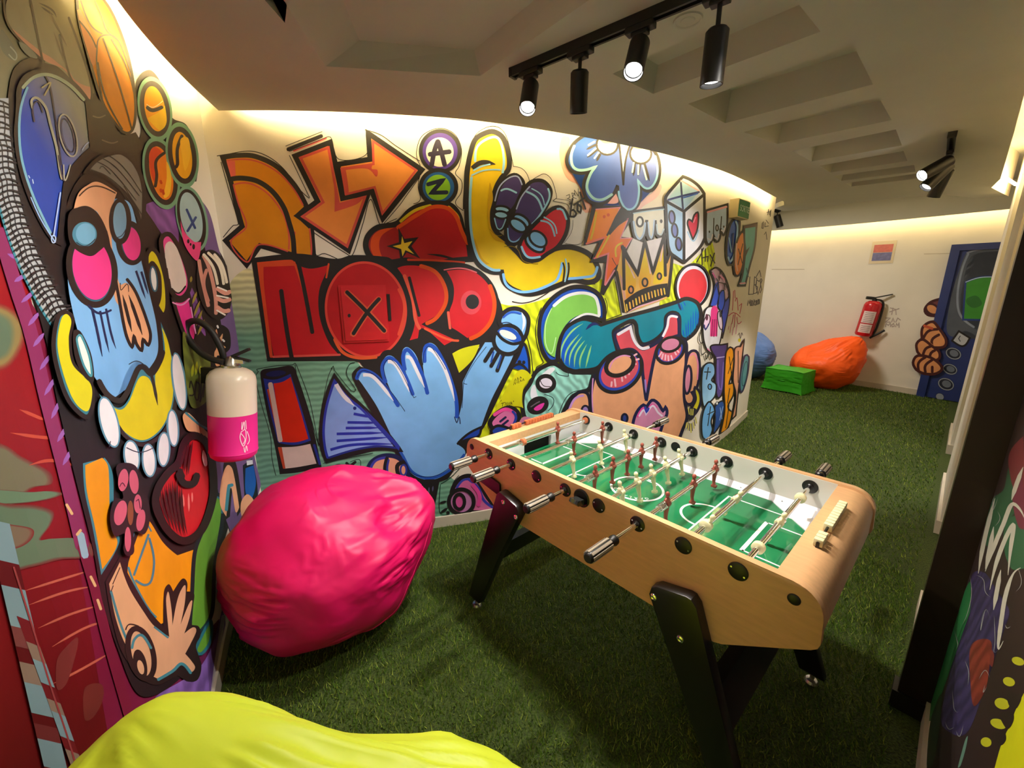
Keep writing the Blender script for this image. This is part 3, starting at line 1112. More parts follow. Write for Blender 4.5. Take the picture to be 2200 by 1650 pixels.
ext = thing('fire_extinguisher', 'pink and white painted fire extinguisher hanging in the left corner above the pink bean bag', 'fire extinguisher', (-1.268, 1.752, 0.828), 0, 'wall-hung fire extinguishers')
ext.rotation_euler = (R2D(-4), R2D(5), R2D(8))
r = 0.094
MB().lathe([(0.05, 0.0), (0.078, 0.004), (0.090, 0.016), (r - 0.001, 0.03), (r, 0.033), (r + 0.0015, 0.036), (r, 0.039), (r, 0.21)], seg=48, cap=True).build('lower_body', M_EXTP, ext)
MB().lathe([(r, 0.2101), (r, 0.355), (0.090, 0.378), (0.078, 0.396), (0.058, 0.408), (0.036, 0.414), (0.030, 0.416)], seg=48).build('upper_body', M_EXTW, ext)
mb = MB().lathe([(0.038, 0.413), (0.038, 0.422), (0.026, 0.424), (0.022, 0.45), (0.012, 0.462), (0.005, 0.463)], seg=24)
mb.obox((0.02, 0, 0.442), (1, 0, 0), (0, 1, 0), (0, 0, 1), 0.034, 0.012, 0.010, 0.003)
valve = mb.build('valve', M_BRASS, ext)
mb = MB()
mb.obox((0.04, 0, 0.480), (0.88, 0, 0.47), (0, 1, 0), (-0.47, 0, 0.88), 0.040, 0.012, 0.006, 0.003)
mb.obox((0.045, 0, 0.452), (0.96, 0, -0.2), (0, 1, 0), (0.2, 0, 0.96), 0.034, 0.012, 0.005, 0.003)
mb.build('lever', M_RUBBER, valve)
hose = catmull([(-0.02, 0.437, 0), (-0.10, 0.462, 0), (-0.165, 0.53, 0), (-0.172, 0.585, 0), (-0.135, 0.606, 0), (-0.085, 0.57, 0), (-0.05, 0.49, 0), (-0.045, 0.44, 0)], False, 0.012)
MB().tube([(x, -0.02 + 0.05 * i / len(hose), z) for i, (x, z) in enumerate(hose)], 0.0135, 12).build('hose', M_RUBBER, ext)
# marker tag on the pink band, drawn on the cylinder
mb = MB()


def cyl_stroke(mb, pts, wd, rr):
    P = catmull([(a, b, 0) for a, b in pts], False, 0.006)
    rows = []
    for i, (a, z) in enumerate(P):
        q = P[min(i + 1, len(P) - 1)]; p = P[max(i - 1, 0)]
        dx, dz = q[0] - p[0], q[1] - p[1]
        L = math.hypot(dx, dz) or 1
        nx, nz = -dz / L * wd / 2, dx / L * wd / 2
        rows.append([mb.bm.verts.new((rr * math.sin((a + s_ * nx) / rr), -rr * math.cos((a + s_ * nx) / rr), z + s_ * nz)) for s_ in (-1, 1)])
    for a, b in zip(rows, rows[1:]):
        mb.bm.faces.new((a[0], b[0], b[1], a[1]))


for k, pts in enumerate(([(0.075, 0.185), (0.074, 0.150), (0.083, 0.185), (0.085, 0.150)], [(0.09, 0.19), (0.092, 0.15)], [(0.073, 0.145), (0.066, 0.115), (0.078, 0.075), (0.09, 0.11), (0.088, 0.148), (0.075, 0.143)], [(0.070, 0.135), (0.085, 0.105), (0.076, 0.085)], [(0.08, 0.07), (0.084, 0.045), (0.09, 0.075), (0.094, 0.05)], [(0.095, 0.14), (0.105, 0.10), (0.095, 0.08)])):
    cyl_stroke(mb, pts, 0.0035, r + 0.0012 + k * 0.0001)
mb.build('marker_tag', M_TAGW, ext)
# bracket
MB().box(-0.14, -0.02, 0.03, 0.06, 0.33, 0.40).build('wall_bracket', M_RUBBER, ext)

fe = thing('fire_extinguisher', 'red fire extinguisher with white labels hung on the far cream wall', 'fire extinguisher', (5.392, 6.352, 0.80), 0, 'wall-hung fire extinguishers')
tdir = math.atan2(6.47 - 5.9, 5.44 - 5.80)
fe.rotation_euler = (0, R2D(6), R2D(-33))
r = 0.108
MB().lathe([(0.07, 0.0), (0.095, 0.006), (r, 0.03), (r, 0.46), (0.095, 0.50), (0.06, 0.525), (0.03, 0.53)], seg=36).build('body', M_EXTR, fe)
for z0, z1, hw in ((0.20, 0.375, 0.078), (0.055, 0.185, 0.078)):
    mb = MB()
    rows = []
    for k in range(13):
        a = -hw + 2 * hw * k / 12 - 0.02
        rows.append([mb.bm.verts.new(((r + 0.001) * math.sin(a / r), -(r + 0.001) * math.cos(a / r), z)) for z in (z0, z1)])
    for a, b in zip(rows, rows[1:]):
        mb.bm.faces.new((a[0], b[0], b[1], a[1]))
    lb = mb.build('label', M_LABEL, fe, smooth=60)
    mb = MB()
    zz = z0 + 0.02
    while zz < z1 - 0.01:
        cyl_stroke(mb, [(-hw * 0.7 - 0.02, zz), (-0.02, zz), (hw * 0.7 - 0.02, zz)], 0.006, r + 0.002)
        zz += 0.026
    mb.build('print', M_INKG, lb, smooth=0)
mb = MB().lathe([(0.03, 0.528), (0.03, 0.56), (0.012, 0.57)], seg=20)
v2 = mb.build('valve', M_RUBBER, fe)
mb = MB()
mb.obox((0.07, 0, 0.605), (0.93, 0, 0.36), (0, 1, 0), (-0.36, 0, 0.93), 0.12, 0.014, 0.008, 0.003)
mb.obox((-0.06, 0, 0.565), (1, 0, 0), (0, 1, 0), (0, 0, 1), 0.05, 0.03, 0.022, 0.01)
mb.build('lever', M_RUBBER, v2)
hp = catmull([(0.02, 0.55, 0), (0.10, 0.52, 0), (0.125, 0.35, 0), (0.125, 0.12, 0), (0.10, 0.02, 0)], False, 0.02)
MB().tube([(x, -0.02, z) for x, z in hp], 0.014, 10).build('hose', M_RUBBER, fe)
MB().cyl((0.085, -0.02, -0.02), (0.225, -0.02, 0.125), 0.014, 0.016, 14).build('nozzle', M_RUBBER, fe)

# ---------------------------------------------------------------- exit sign, notice, consumer-unit door
M_BOX = mat('cream_plastic_box', srgb(222, 205, 160), 0.5, noise_amt=0.04)
M_EXIT = mat('green_exit_panel', srgb(18, 120, 72), 0.35, noise_amt=0.03)
M_WHITE = mat('white_lettering', srgb(238, 242, 238), 0.5, noise_amt=0.02)


def wall_box(S, u0, u1, z0, z1, d0, d1, skew=0.0, nseg=1):
    mb = MB()
    for k in range(nseg):
        ua = u0 + (u1 - u0) * k / nseg; ub = u0 + (u1 - u0) * (k + 1) / nseg
        c = [S.xyz(u, z + (skew * (u - u0)), d) for d in (d0, d1) for (u, z) in ((ua, z0), (ub, z0), (ub, z1), (ua, z1))]
        v = [mb.bm.verts.new(q) for q in c]
        fs = [(4, 5, 6, 7), (0, 1, 5, 4), (3, 7, 6, 2), (3, 2, 1, 0)]
        if k == 0: fs.append((0, 4, 7, 3))
        if k == nseg - 1: fs.append((1, 2, 6, 5))
        for f in fs:
            mb.bm.faces.new([v[i] for i in f])
    return mb


ua, za = S_BACK.px(1573, 470); ub, zb = S_BACK.px(1605, 476)
sgn_ = thing('exit_sign', 'green SORTIE exit sign box high on the painted wall', 'sign')
us = ua - 0.09
wall_box(S_BACK, us, us + 0.25, 2.13, 2.275, 0.001, 0.075).build('sign_housing', M_BOX, sgn_, smooth=0)
wall_box(S_BACK, us + 0.006, us + 0.244, 2.137, 2.268, 0.0755, 0.079).build('sign_panel', M_EXIT, sgn_, smooth=0)
mb = MB()
a = S_BACK.xyz(us + 0.125, 2.203, 0.0805); b = S_BACK.xyz(us + 0.22, 2.203, 0.0805)
dx = (b - a).normalized(); nz = Vector((0, 0, 1)); nn = dx.cross(nz)
TM = Matrix((dx, nz, nn)).transposed().to_4x4()
TM.translation = a - nz * 0.024
add_text(mb, 'SORTIE', 0.070, TM)
mb.build('sign_lettering', M_WHITE, sgn_, smooth=0)

# notice on the far wall
u0, z1 = S_FAR.px(1880, 522); u1, z0 = S_FAR.px(1912, 566)
M_N1 = mat('notice_red_print', srgb(206, 110, 96), 0.5, noise_amt=0.12, noise_scale=30)
M_N2 = mat('notice_blue_print', srgb(112, 112, 160), 0.5, noise_amt=0.2, noise_scale=30)
M_N3 = mat('notice_sleeve', srgb(222, 208, 178), 0.25, noise_amt=0.03)
nt_ = thing('wall_notice', 'small red and blue printed notice in a clear sleeve on the far wall', 'notice')
z0, z1 = 1.92, 2.14
if u0 > u1: u0, u1 = u1, u0
um = (u0 + u1) / 2; hw = abs(u1 - u0) / 2
wall_box(S_FAR, um - hw - 0.03, um + hw + 0.03, z0 - 0.05, z1 + 0.05, 0.001, 0.004).build('sleeve', M_N3, nt_, smooth=0)
wall_box(S_FAR, um - hw, um + hw, (z0 + z1) / 2, z1, 0.0042, 0.005).build('red_panel', M_N1, nt_, smooth=0)
wall_box(S_FAR, um - hw, um + hw, z0 - 0.01, (z0 + z1) / 2 - 0.004, 0.0042, 0.005).build('blue_panel', M_N2, nt_, smooth=0)

# ---------------------------------------------------------------- track lighting
M_TRACK = mat('black_track', srgb(20, 19, 19), 0.4, noise_amt=0.1)
M_LAMP = mat('black_lamp_body', srgb(24, 23, 23), 0.45, noise_amt=0.1)
M_LENS = mat('lamp_lens_lit', (1, 1, 1, 1), 0.5, emit=(1, 0.98, 0.95, 1), estr=60)
M_LENSD = mat('lamp_lens_dim', (1, 1, 1, 1), 0.5, emit=(1, 0.97, 0.92, 1), estr=6)


def track(label, p0, p1, ends=True):
    p0 = Vector(p0); p1 = Vector(p1)
    d = (p1 - p0).normalized()
    n_ = Vector((-d.y, d.x, 0))
    t_ = thing('light_track', label, 'light track', (0, 0, 0), 0, 'black ceiling light tracks')
    mb = MB()
    c = (p0 + p1) / 2
    L = (p1 - p0).length / 2
    mb.obox(c + Vector((0, 0, -0.004)), d, n_, (0, 0, 1), L, 0.017, 0.004)
    for s_ in (-1, 1):
        mb.obox(c + n_ * s_ * 0.0125 + Vector((0, 0, -0.017)), d, n_, (0, 0, 1), L, 0.0045, 0.012)
    mb.build('rail', M_TRACK, t_, smooth=0)
    for q in (p0, p1):
        MB().obox(q + Vector((0, 0, -0.016)), d, n_, (0, 0, 1), 0.006, 0.019, 0.016, 0.002).build('end_cap', M_TRACK, t_, smooth=0)
    return d, n_


def spot(label, p, d, n_, aim, lit, power=60, drop=0.10, length=0.125, rad=0.031, col=SPOT_COL, angle=75, group='black cylinder spotlights on the ceiling tracks'):
    """p: point of the track (ceiling level)"""
    p = Vector(p)
    aim = Vector(aim).normalized()
    t_ = thing('track_spotlight', label, 'spotlight', (0, 0, 0), 0, group)
    mb = MB()
    mb.obox(p + Vector((0, 0, -0.038)), d, n_, (0, 0, 1), 0.045, 0.017, 0.009, 0.003)
    mb.obox(p + Vector((0, 0, -0.052)), d, n_, (0, 0, 1), 0.026, 0.014, 0.006, 0.003)
    mb.build('adapter', M_TRACK, t_, smooth=0)
    j = p + Vector((0, 0, -0.058 - drop * 0.5))
    MB().cyl(p + Vector((0, 0, -0.056)), j, 0.0065, seg=12).build('stem', M_TRACK, t_)
    top = j - aim * 0.012
    MB().lathe([(0.012, -0.004), (rad * 0.8, -0.001), (rad, 0.006), (rad, length), (rad - 0.003, length), (rad - 0.004, length - 0.012), (0.004, length - 0.013)], top, aim, 32).build('lamp_body', M_LAMP, t_)
    if lit is not None:
        MB().lathe([(rad - 0.006, length - 0.0125), (rad * 0.6, length - 0.010), (0.002, length - 0.008)], top, aim, 24).build('lens', M_LENS if lit else M_LENSD, t_)
    if power:
        L = bpy.data.lights.new('spotlight_beam', 'SPOT')
        L.energy = power
        L.color = col
        L.spot_size = R2D(angle)
        L.spot_blend = 0.6
        L.shadow_soft_size = 0.025
        o = bpy.data.objects.new('spotlight_beam', L)
        C.objects.link(o)
        o.parent = t_
        o.location = top + aim * (length + 0.012)
        o.rotation_euler = aim.to_track_quat('-Z', 'Y').to_euler()
    return t_


a = Vector((0.005, 1.84, PLATE_Z)); b = Vector((1.22, 0.813, PLATE_Z))
d, n_ = track('long black light track on the ceiling above the football table', a, b)


def on_track(k):
    return a + (b - a) * k


L1 = (b - a).length
spot('lit spotlight at the near-wall end of the ceiling track, its white lens glaring', on_track(0.055), d, n_, (-0.12, -0.55, -0.82), True, 40, 0.05, 0.13, angle=125)
spot('unlit-looking black spotlight hanging straight between the two glaring ones', on_track(0.19), d, n_, (0.03, 0.24, -0.97), None, 92, 0.09, 0.125, angle=120)
spot('lit spotlight second glaring lens along the ceiling track', on_track(0.325), d, n_, (-0.25, -0.50, -0.82), True, 40, 0.05, 0.13, angle=125)
spot('black spotlight at the top of the picture with a thin bright rim', on_track(0.47), d, n_, (0.0, 0.05, -1.0), False, 10, 0.14, 0.135, angle=120)
# two spotlights added beyond the picture to brighten left wall and yellow bag
spot('added unseen spotlight towards the right end of the ceiling track, brightening the left wall', on_track(0.92), d, n_, (-0.80, 0.25, -0.42), True, 80, 0.05, 0.10, angle=62)
spot('added unseen spotlight at the very end of the ceiling track, brightening the yellow bean bag', on_track(1.0), d, n_, (-0.62, -0.18, -0.75), True, 16, 0.05, 0.10, angle=60)
a2 = Vector((2.42, 2.53, PLATE_Z)); b2 = Vector((2.98, 3.09, PLATE_Z))
d2, n2_ = track('short black light track near the right wall', a2, b2)
spot('lit spotlight on the right ceiling track, lens glaring towards the table', a2 + (b2 - a2) * 0.45, d2, n2_, (-0.85, 0.05, -0.50), True, 70, 0.05, 0.17, 0.036)
spot('dark spotlight on the right ceiling track tipped down left below the lit one', a2 + (b2 - a2) * 0.62, d2, n2_, (-0.62, 0.1, -0.78), False, 70, 0.06, 0.17, 0.036)
spot('dark spotlight on the right ceiling track nearest the far end, pointing down', a2 + (b2 - a2) * 0.80, d2, n2_, (0.0, 0.35, -0.92), False, 110, 0.07, 0.17, 0.036)
a3 = Vector((3.60, 6.78, 2.78)); b3 = Vector((4.80, 7.16 - 0.02, 2.78))
a3 = Vector((4.12, 7.85, 2.78)); b3 = Vector((4.62, 6.88, 2.78))
d3, n3_ = track('black light track on the upper ceiling by the far wall', a3, b3)
spot('small dark spotlight on the far ceiling track left of the far wall notice', a3 + (b3 - a3) * 0.55, d3, n3_, (0.35, -0.1, -0.93), None, 0, 0.10, 0.20, 0.05)

# round blank plate of a ceiling speaker
sp = thing('ceiling_speaker', 'round white ceiling speaker plate beside the long light track', 'speaker', (0.555, 1.535, PLATE_Z))
MB().lathe([(0.036, -0.002), (0.040, -0.005), (0.043, -0.005), (0.044, 0.0)], seg=40, cap=False).build('rim', M_CEIL, sp)
MB().lathe([(0.002, -0.004), (0.020, -0.004), (0.022, -0.002), (0.036, -0.0015)], seg=40, cap=False).build('grille', M_CEIL, sp)

# ---------------------------------------------------------------- turf blades
rng = np.random.default_rng(4)


def blades(n, x0, x1, y0, y1, hmin, hmax, wd):
    x = rng.uniform(x0, x1, n); y = rng.uniform(y0, y1, n)
    return x, y, rng.uniform(hmin, hmax, n), np.full(n, wd)


sets = [blades(150000, -1.45, 2.2, 0.55, 3.6, 0.012, 0.026, 0.0035), blades(90000, 1.0, 6.2, 1.6, 7.2, 0.012, 0.028, 0.006)]
x = np.concatenate([q[0] for q in sets]); y = np.concatenate([q[1] for q in sets]); h = np.concatenate([q[2] for q in sets]); wd = np.concatenate([q[3] for q in sets])
# keep blades out of the walls
bp_ = np.array(back_plan); lp_ = np.array(left_plan); fp_ = np.array(far_plan)
keep = np.ones(len(x), bool)
yb_ = np.interp(x, bp_[:, 0], bp_[:, 1])
keep &= ~((x < 2.87) & (y > yb_ - 0.025))
xl_ = np.interp(y, lp_[:, 1], lp_[:, 0])
keep &= ~((y < 2.25) & (x < xl_ + 0.025))
o_ = np.argsort(fp_[:70, 1])
xf_ = np.interp(y, fp_[:70, 1][o_], fp_[:70, 0][o_])
keep &= ~((y > 3.9) & (x > xf_ - 0.03))
sd = (x - RP.x) * RN.x + (y - RP.y) * RN.y
keep &= sd > 0.05
x, y, h, wd = x[keep], y[keep], h[keep], wd[keep]
n = len(x)
ang = rng.uniform(0, 2 * np.pi, n); lean = rng.uniform(0.2, 1.1, n); la = rng.normal(0.6, 1.0, n) + ang * 0.3
V = np.zeros((n, 3, 3), np.float32)
V[:, 0] = np.c_[x - np.cos(ang) * wd / 2, y - np.sin(ang) * wd / 2, np.zeros(n)]
V[:, 1] = np.c_[x + np.cos(ang) * wd / 2, y + np.sin(ang) * wd / 2, np.zeros(n)]
V[:, 2] = np.c_[x + np.cos(la) * h * lean, y + np.sin(la) * h * lean, h]
me = bpy.data.meshes.new('turf_blades')
me.vertices.add(n * 3); me.loops.add(n * 3); me.polygons.add(n)
me.vertices.foreach_set('co', V.ravel())
me.loops.foreach_set('vertex_index', np.arange(n * 3, dtype=np.int32))
me.polygons.foreach_set('loop_start', np.arange(0, n * 3, 3, dtype=np.int32))
ca = me.color_attributes.new('tone', 'FLOAT_COLOR', 'CORNER')
base = np.where(rng.random(n)[:, None] < 0.30, np.array([srgb(136, 152, 60)[:3]]), np.array([srgb(74, 106, 22)[:3]])) * rng.uniform(0.55, 1.25, n)[:, None]
cc = np.ones((n, 3, 4), np.float32); cc[:, :, :3] = base[:, None, :]
ca.data.foreach_set('color', cc.ravel())
me.update(); me.validate()
M_BLADE = bpy.data.materials.new('turf_blade')
M_BLADE.use_nodes = True
nt = M_BLADE.node_tree
at = nt.nodes.new('ShaderNodeAttribute'); at.attribute_name = 'tone'
nt.links.new(at.outputs['Color'], nt.nodes['Principled BSDF'].inputs['Base Color'])
nt.nodes['Principled BSDF'].inputs['Roughness'].default_value = 0.55
nt.nodes['Principled BSDF'].inputs['Specular IOR Level'].default_value = 0.25
me.materials.append(M_BLADE)
turf = bpy.data.objects.new('turf_blades', me)
C.objects.link(turf)
tag(turf, 'short green artificial grass pile covering the whole floor', 'artificial grass', kind='stuff')
# ---------------------------------------------------------------- mural paint
M_PAINT = bpy.data.materials.new('spray_paint')
M_PAINT.use_nodes = True
nt = M_PAINT.node_tree
pb = nt.nodes['Principled BSDF']
pb.inputs['Roughness'].default_value = 0.5
pb.inputs['Specular IOR Level'].default_value = 0.35
at = nt.nodes.new('ShaderNodeAttribute'); at.attribute_name = 'paint'
tc = nt.nodes.new('ShaderNodeTexCoord')
nz_ = nt.nodes.new('ShaderNodeTexNoise'); nz_.inputs['Scale'].default_value = 7; nz_.inputs['Detail'].default_value = 5
nt.links.new(tc.outputs['Object'], nz_.inputs['Vector'])
mr = nt.nodes.new('ShaderNodeMapRange'); mr.inputs[1].default_value = 0.3; mr.inputs[2].default_value = 0.7; mr.inputs[3].default_value = 0.90; mr.inputs[4].default_value = 1.08
nt.links.new(nz_.outputs['Fac'], mr.inputs[0])
mx = nt.nodes.new('ShaderNodeMix'); mx.data_type = 'RGBA'; mx.blend_type = 'MULTIPLY'; mx.inputs[0].default_value = 1
nt.links.new(at.outputs['Color'], mx.inputs[6]); nt.links.new(mr.outputs[0], mx.inputs[7])
nt.links.new(mx.outputs[2], pb.inputs['Base Color'])


def striped(name, scale, dist, lo, hi, direction):
    """sprayed stripes: the shape's own colour with lighter strokes through it"""
    m = M_PAINT.copy()
    m.name = name
    t = m.node_tree
    b = t.nodes['Principled BSDF']
    tc_ = [q for q in t.nodes if q.type == 'TEX_COORD'][0]
    wv = t.nodes.new('ShaderNodeTexWave')
    wv.bands_direction = direction
    wv.inputs['Scale'].default_value = scale
    wv.inputs['Distortion'].default_value = dist
    wv.inputs['Detail'].default_value = 2
    t.links.new(tc_.outputs['Object'], wv.inputs['Vector'])
    r = t.nodes.new('ShaderNodeMapRange'); r.inputs[3].default_value = lo; r.inputs[4].default_value = hi
    t.links.new(wv.outputs['Fac'], r.inputs[0])
    src = b.inputs['Base Color'].links[0].from_socket
    mm = t.nodes.new('ShaderNodeMix'); mm.data_type = 'RGBA'; mm.blend_type = 'MULTIPLY'; mm.inputs[0].default_value = 1
    t.links.new(src, mm.inputs[6]); t.links.new(r.outputs[0], mm.inputs[7])
    t.links.new(mm.outputs[2], b.inputs['Base Color'])
    return m


M_STRIPE = striped('sprayed_wavy_stripes', 9, 3.0, 0.82, 1.25, 'Z')
M_RAYS = striped('sprayed_soft_stripes', 7, 6.0, 0.75, 1.3, 'DIAGONAL')
PAINTS = [M_PAINT, M_STRIPE, M_RAYS]

FR = {
    'P': (0, 0, 1.0),
    'A': (440, 220, 400 / 1650), 'B': (760, 220, 400 / 1650), 'C': (980, 240, 360 / 1650), 'D': (480, 520, 420 / 1650), 'E': (860, 520, 360 / 1650),
    'F': (520, 740, 400 / 1650), 'G': (860, 740, 400 / 1650), 'H': (1100, 560, 300 / 1456), 'I': (1190, 270, 260 / 1650), 'J': (1380, 360, 300 / 1650),
    'K': (1230, 440, 270 / 1650), 'L': (1240, 640, 300 / 1650), 'N': (1440, 560, 240 / 990), 'LA': (0, 0, 1 / 3), 'LB': (0, 500, 1 / 3), 'LC': (0, 1000, 550 / 1396),
    'R': (1600, 420, 600 / 2062), 'T': (2000, 1000, 200 / 508), 'X': (370, 680, 220 / 825)}


def pts_of(f, s):
    ox, oy, k = FR[f]
    out = []
    for q in s.split():
        c = q.endswith('*')
        a, b = q.rstrip('*').split(',')
        out.append((ox + float(a) * k, oy + float(b) * k, c))
    return out


class Mural:
    LAY = 0.00014

    def __init__(s, S, gain=(1, 1, 1), base=0.0009, umax=6.5):
        s.S = S; s.g = gain; s.base = base
        s.res = 0.008
        s.nu = int((umax + 1.0) / s.res); s.nz = int(2.9 / s.res)
        s.grid = np.zeros((s.nz, s.nu), np.uint8)
        s.V = []; s.F = []; s.Cc = []; s.Mi = []
        s.f = 'P'

    def col(s, c):
        return tuple(min(0.92, lin(v) * g) for v, g in zip(c, s.g))

    def map(s, P):
        out = []
        for p in P:
            q = s.S.px(p[0], p[1])
            if q is None:
                return None
            out.append((min(max(q[0], -0.9), s.S.U[-1] + 0.9), min(max(q[1], 0.004), 2.77)))
        return out

    def layer(s, uz):
        """next free paint layer over the cells the polygon touches"""
        a = np.array(uz)
        gu = (a[:, 0] + 0.95) / s.res; gz = a[:, 1] / s.res
        u0, u1 = int(max(0, gu.min() - 1)), int(min(s.nu - 1, gu.max() + 2))
        z0, z1 = int(max(0, gz.min() - 1)), int(min(s.nz - 1, gz.max() + 2))
        U, Z = np.meshgrid(np.arange(u0, u1 + 1) + 0.5, np.arange(z0, z1 + 1) + 0.5)
        ins = np.zeros(U.shape, bool)
        n = len(a)
        for i in range(n):
            x1, y1, x2, y2 = gu[i], gz[i], gu[(i + 1) % n], gz[(i + 1) % n]
            if y1 != y2:
                c = (y1 > Z) != (y2 > Z)
                ins ^= c & (U < (x2 - x1) * (Z - y1) / (y2 - y1) + x1)
            k = int(max(abs(x2 - x1), abs(y2 - y1))) + 1
            tt = np.linspace(0, 1, k * 2 + 1)
            ci = np.clip((x1 + (x2 - x1) * tt).astype(int) - u0, 0, u1 - u0); cj = np.clip((y1 + (y2 - y1) * tt).astype(int) - z0, 0, z1 - z0)
            ins[cj, ci] = True
        # one-cell margin
        d = ins.copy()
        d[1:] |= ins[:-1]; d[:-1] |= ins[1:]; d[:, 1:] |= ins[:, :-1]; d[:, :-1] |= ins[:, 1:]
        d = ins
        sub = s.grid[z0:z1 + 1, u0:u1 + 1]
        L = int(sub[d].max()) + 1 if d.any() else 1
        sub[d] = L
        return L

    def fill(s, P, c, c2=None, g=None, paint=0, closed_pts=False):
        """P: string or list of photo points; c (and c2 along the line g) its colours"""
        ps = P if closed_pts else catmull(pts_of(s.f, P), True, 3.0)
        uz = s.map(ps)
        if uz is None or len(uz) < 3:
            return
        L = s.layer(uz)
        off = s.base + L * s.LAY
        bm = bmesh.new()
        vs_ = []
        last = None
        for u, z in uz:
            if last and abs(u - last[0]) < 1e-5 and abs(z - last[1]) < 1e-5:
                continue
            vs_.append(bm.verts.new((u, z, 0))); last = (u, z)
        try:
            f = bm.faces.new(vs_)
        except ValueError:
            bm.free(); return
        bmesh.ops.triangulate(bm, faces=[f], ngon_method='EAR_CLIP')
        us = [v.co.x for v in bm.verts]
        lo, hi = min(us), max(us)
        for uk in s.S.U[1:-1]:
            if lo + 1e-4 < uk < hi - 1e-4:
                bmesh.ops.bisect_plane(bm, geom=bm.verts[:] + bm.edges[:] + bm.faces[:], plane_co=(uk, 0, 0), plane_no=(1, 0, 0), dist=1e-6)
        if c2 and g:
            h0, h1 = s.map([(p[0], p[1]) for p in pts_of(s.f, g)])
            dv = Vector((h1[0] - h0[0], h1[1] - h0[1], 0))
            for hh in (h0, h1):
                bmesh.ops.bisect_plane(bm, geom=bm.verts[:] + bm.edges[:] + bm.faces[:], plane_co=(hh[0], hh[1], 0), plane_no=dv.normalized(), dist=1e-6)
        a = np.array(s.col(c)); b = np.array(s.col(c2)) if c2 else None
        if c2 and g:
            g0, g1 = s.map([(p[0], p[1]) for p in pts_of(s.f, g)])
            gd = np.array(g1) - np.array(g0); gl = gd @ gd
        base = len(s.V)
        bm.verts.index_update()
        for v in bm.verts:
            s.V.append(s.S.xyz(v.co.x, v.co.y, off))
            if c2 and g:
                t = float(np.clip((np.array((v.co.x, v.co.y)) - np.array(g0)) @ gd / gl, 0, 1))
                s.Cc.append(tuple(a * (1 - t) + b * t))
            else:
                s.Cc.append(tuple(a))
        for q in bm.faces:
            s.F.append([base + v.index for v in q.verts]); s.Mi.append(paint)
        bm.free()

    def line(s, P, wd, c, closed=False, taper=None, paint=0, raw=False):
        """stroke of width wd (in units of the current frame)"""
        k = FR[s.f][2]
        pp = P if raw else pts_of(s.f, P)
        ps = catmull(pp, closed, 4.0)
        w = wd * k / 2
        n = len(ps)
        if n < 2:
            return
        Lq, Rq = [], []
        for i in range(n):
            if closed:
                a, b = ps[i - 1], ps[(i + 1) % n]
            else:
                a, b = ps[max(i - 1, 0)], ps[min(i + 1, n - 1)]
            p = ps[i]
            d1 = (p[0] - a[0], p[1] - a[1]); d2 = (b[0] - p[0], b[1] - p[1])
            l1 = math.hypot(*d1); l2 = math.hypot(*d2)
            if l1 < 1e-9: d1 = d2; l1 = l2
            if l2 < 1e-9: d2 = d1; l2 = l1
            if l1 < 1e-9: continue
            n1 = (-d1[1] / l1, d1[0] / l1); n2 = (-d2[1] / l2, d2[0] / l2)
            mx_, my_ = n1[0] + n2[0], n1[1] + n2[1]
            ml = math.hypot(mx_, my_)
            if ml < 0.35:
                mx_, my_, sc = n1[0], n1[1], 1.0
            else:
                mx_ /= ml; my_ /= ml
                sc = min(1.9, 1.0 / max(0.3, mx_ * n1[0] + my_ * n1[1]))
            ww = w * sc
            if taper and not closed:
                t = i / (n - 1)
                if 't' in taper: ww *= min(1, 0.12 + 3.2 * t)
                if 'e' in taper: ww *= min(1, 0.12 + 3.2 * (1 - t))
            Lq.append((p[0] + mx_ * ww, p[1] + my_ * ww)); Rq.append((p[0] - mx_ * ww, p[1] - my_ * ww))
        if not closed and not taper:
            # round the two ends a little
            d = (ps[0][0] - ps[1][0], ps[0][1] - ps[1][1]); l = math.hypot(*d) or 1
            e = (d[0] / l * w * 0.7, d[1] / l * w * 0.7)
            m = ((Lq[0][0] + Rq[0][0]) / 2, (Lq[0][1] + Rq[0][1]) / 2)
            Lq.insert(0, (m[0] + (Lq[0][0] - m[0]) * 0.55 + e[0], m[1] + (Lq[0][1] - m[1]) * 0.55 + e[1])); Rq.insert(0, (m[0] + (Rq[0][0] - m[0]) * 0.55 + e[0], m[1] + (Rq[0][1] - m[1]) * 0.55 + e[1]))
            d = (ps[-1][0] - ps[-2][0], ps[-1][1] - ps[-2][1]); l = math.hypot(*d) or 1
            e = (d[0] / l * w * 0.7, d[1] / l * w * 0.7)
            m = ((Lq[-1][0] + Rq[-1][0]) / 2, (Lq[-1][1] + Rq[-1][1]) / 2)
            Lq.append((m[0] + (Lq[-1][0] - m[0]) * 0.55 + e[0], m[1] + (Lq[-1][1] - m[1]) * 0.55 + e[1])); Rq.append((m[0] + (Rq[-1][0] - m[0]) * 0.55 + e[0], m[1] + (Rq[-1][1] - m[1]) * 0.55 + e[1]))
        A = s.map(Lq); B = s.map(Rq)
        if A is None or B is None:
            return
        if closed:
            # layer from the ring's cells only
            cells = []
            Lm = 0
            for i in range(len(A)):
                j = (i + 1) % len(A)
                cells.append((A[i], A[j], B[j], B[i]))
        else:
            cells = [(A[i], A[i + 1], B[i + 1], B[i]) for i in range(len(A) - 1)]
        # find one layer for the whole stroke
        Lm = s.stroke_layer(cells)
        cc = s.col(c)
        for i, q in enumerate(cells):
            off = s.base + Lm * s.LAY + (i % 5) * 0.00002
            base = len(s.V)
            for u, z in q:
                s.V.append(s.S.xyz(u, z, off)); s.Cc.append(cc)
            s.F.append([base, base + 1, base + 2, base + 3]); s.Mi.append(paint)

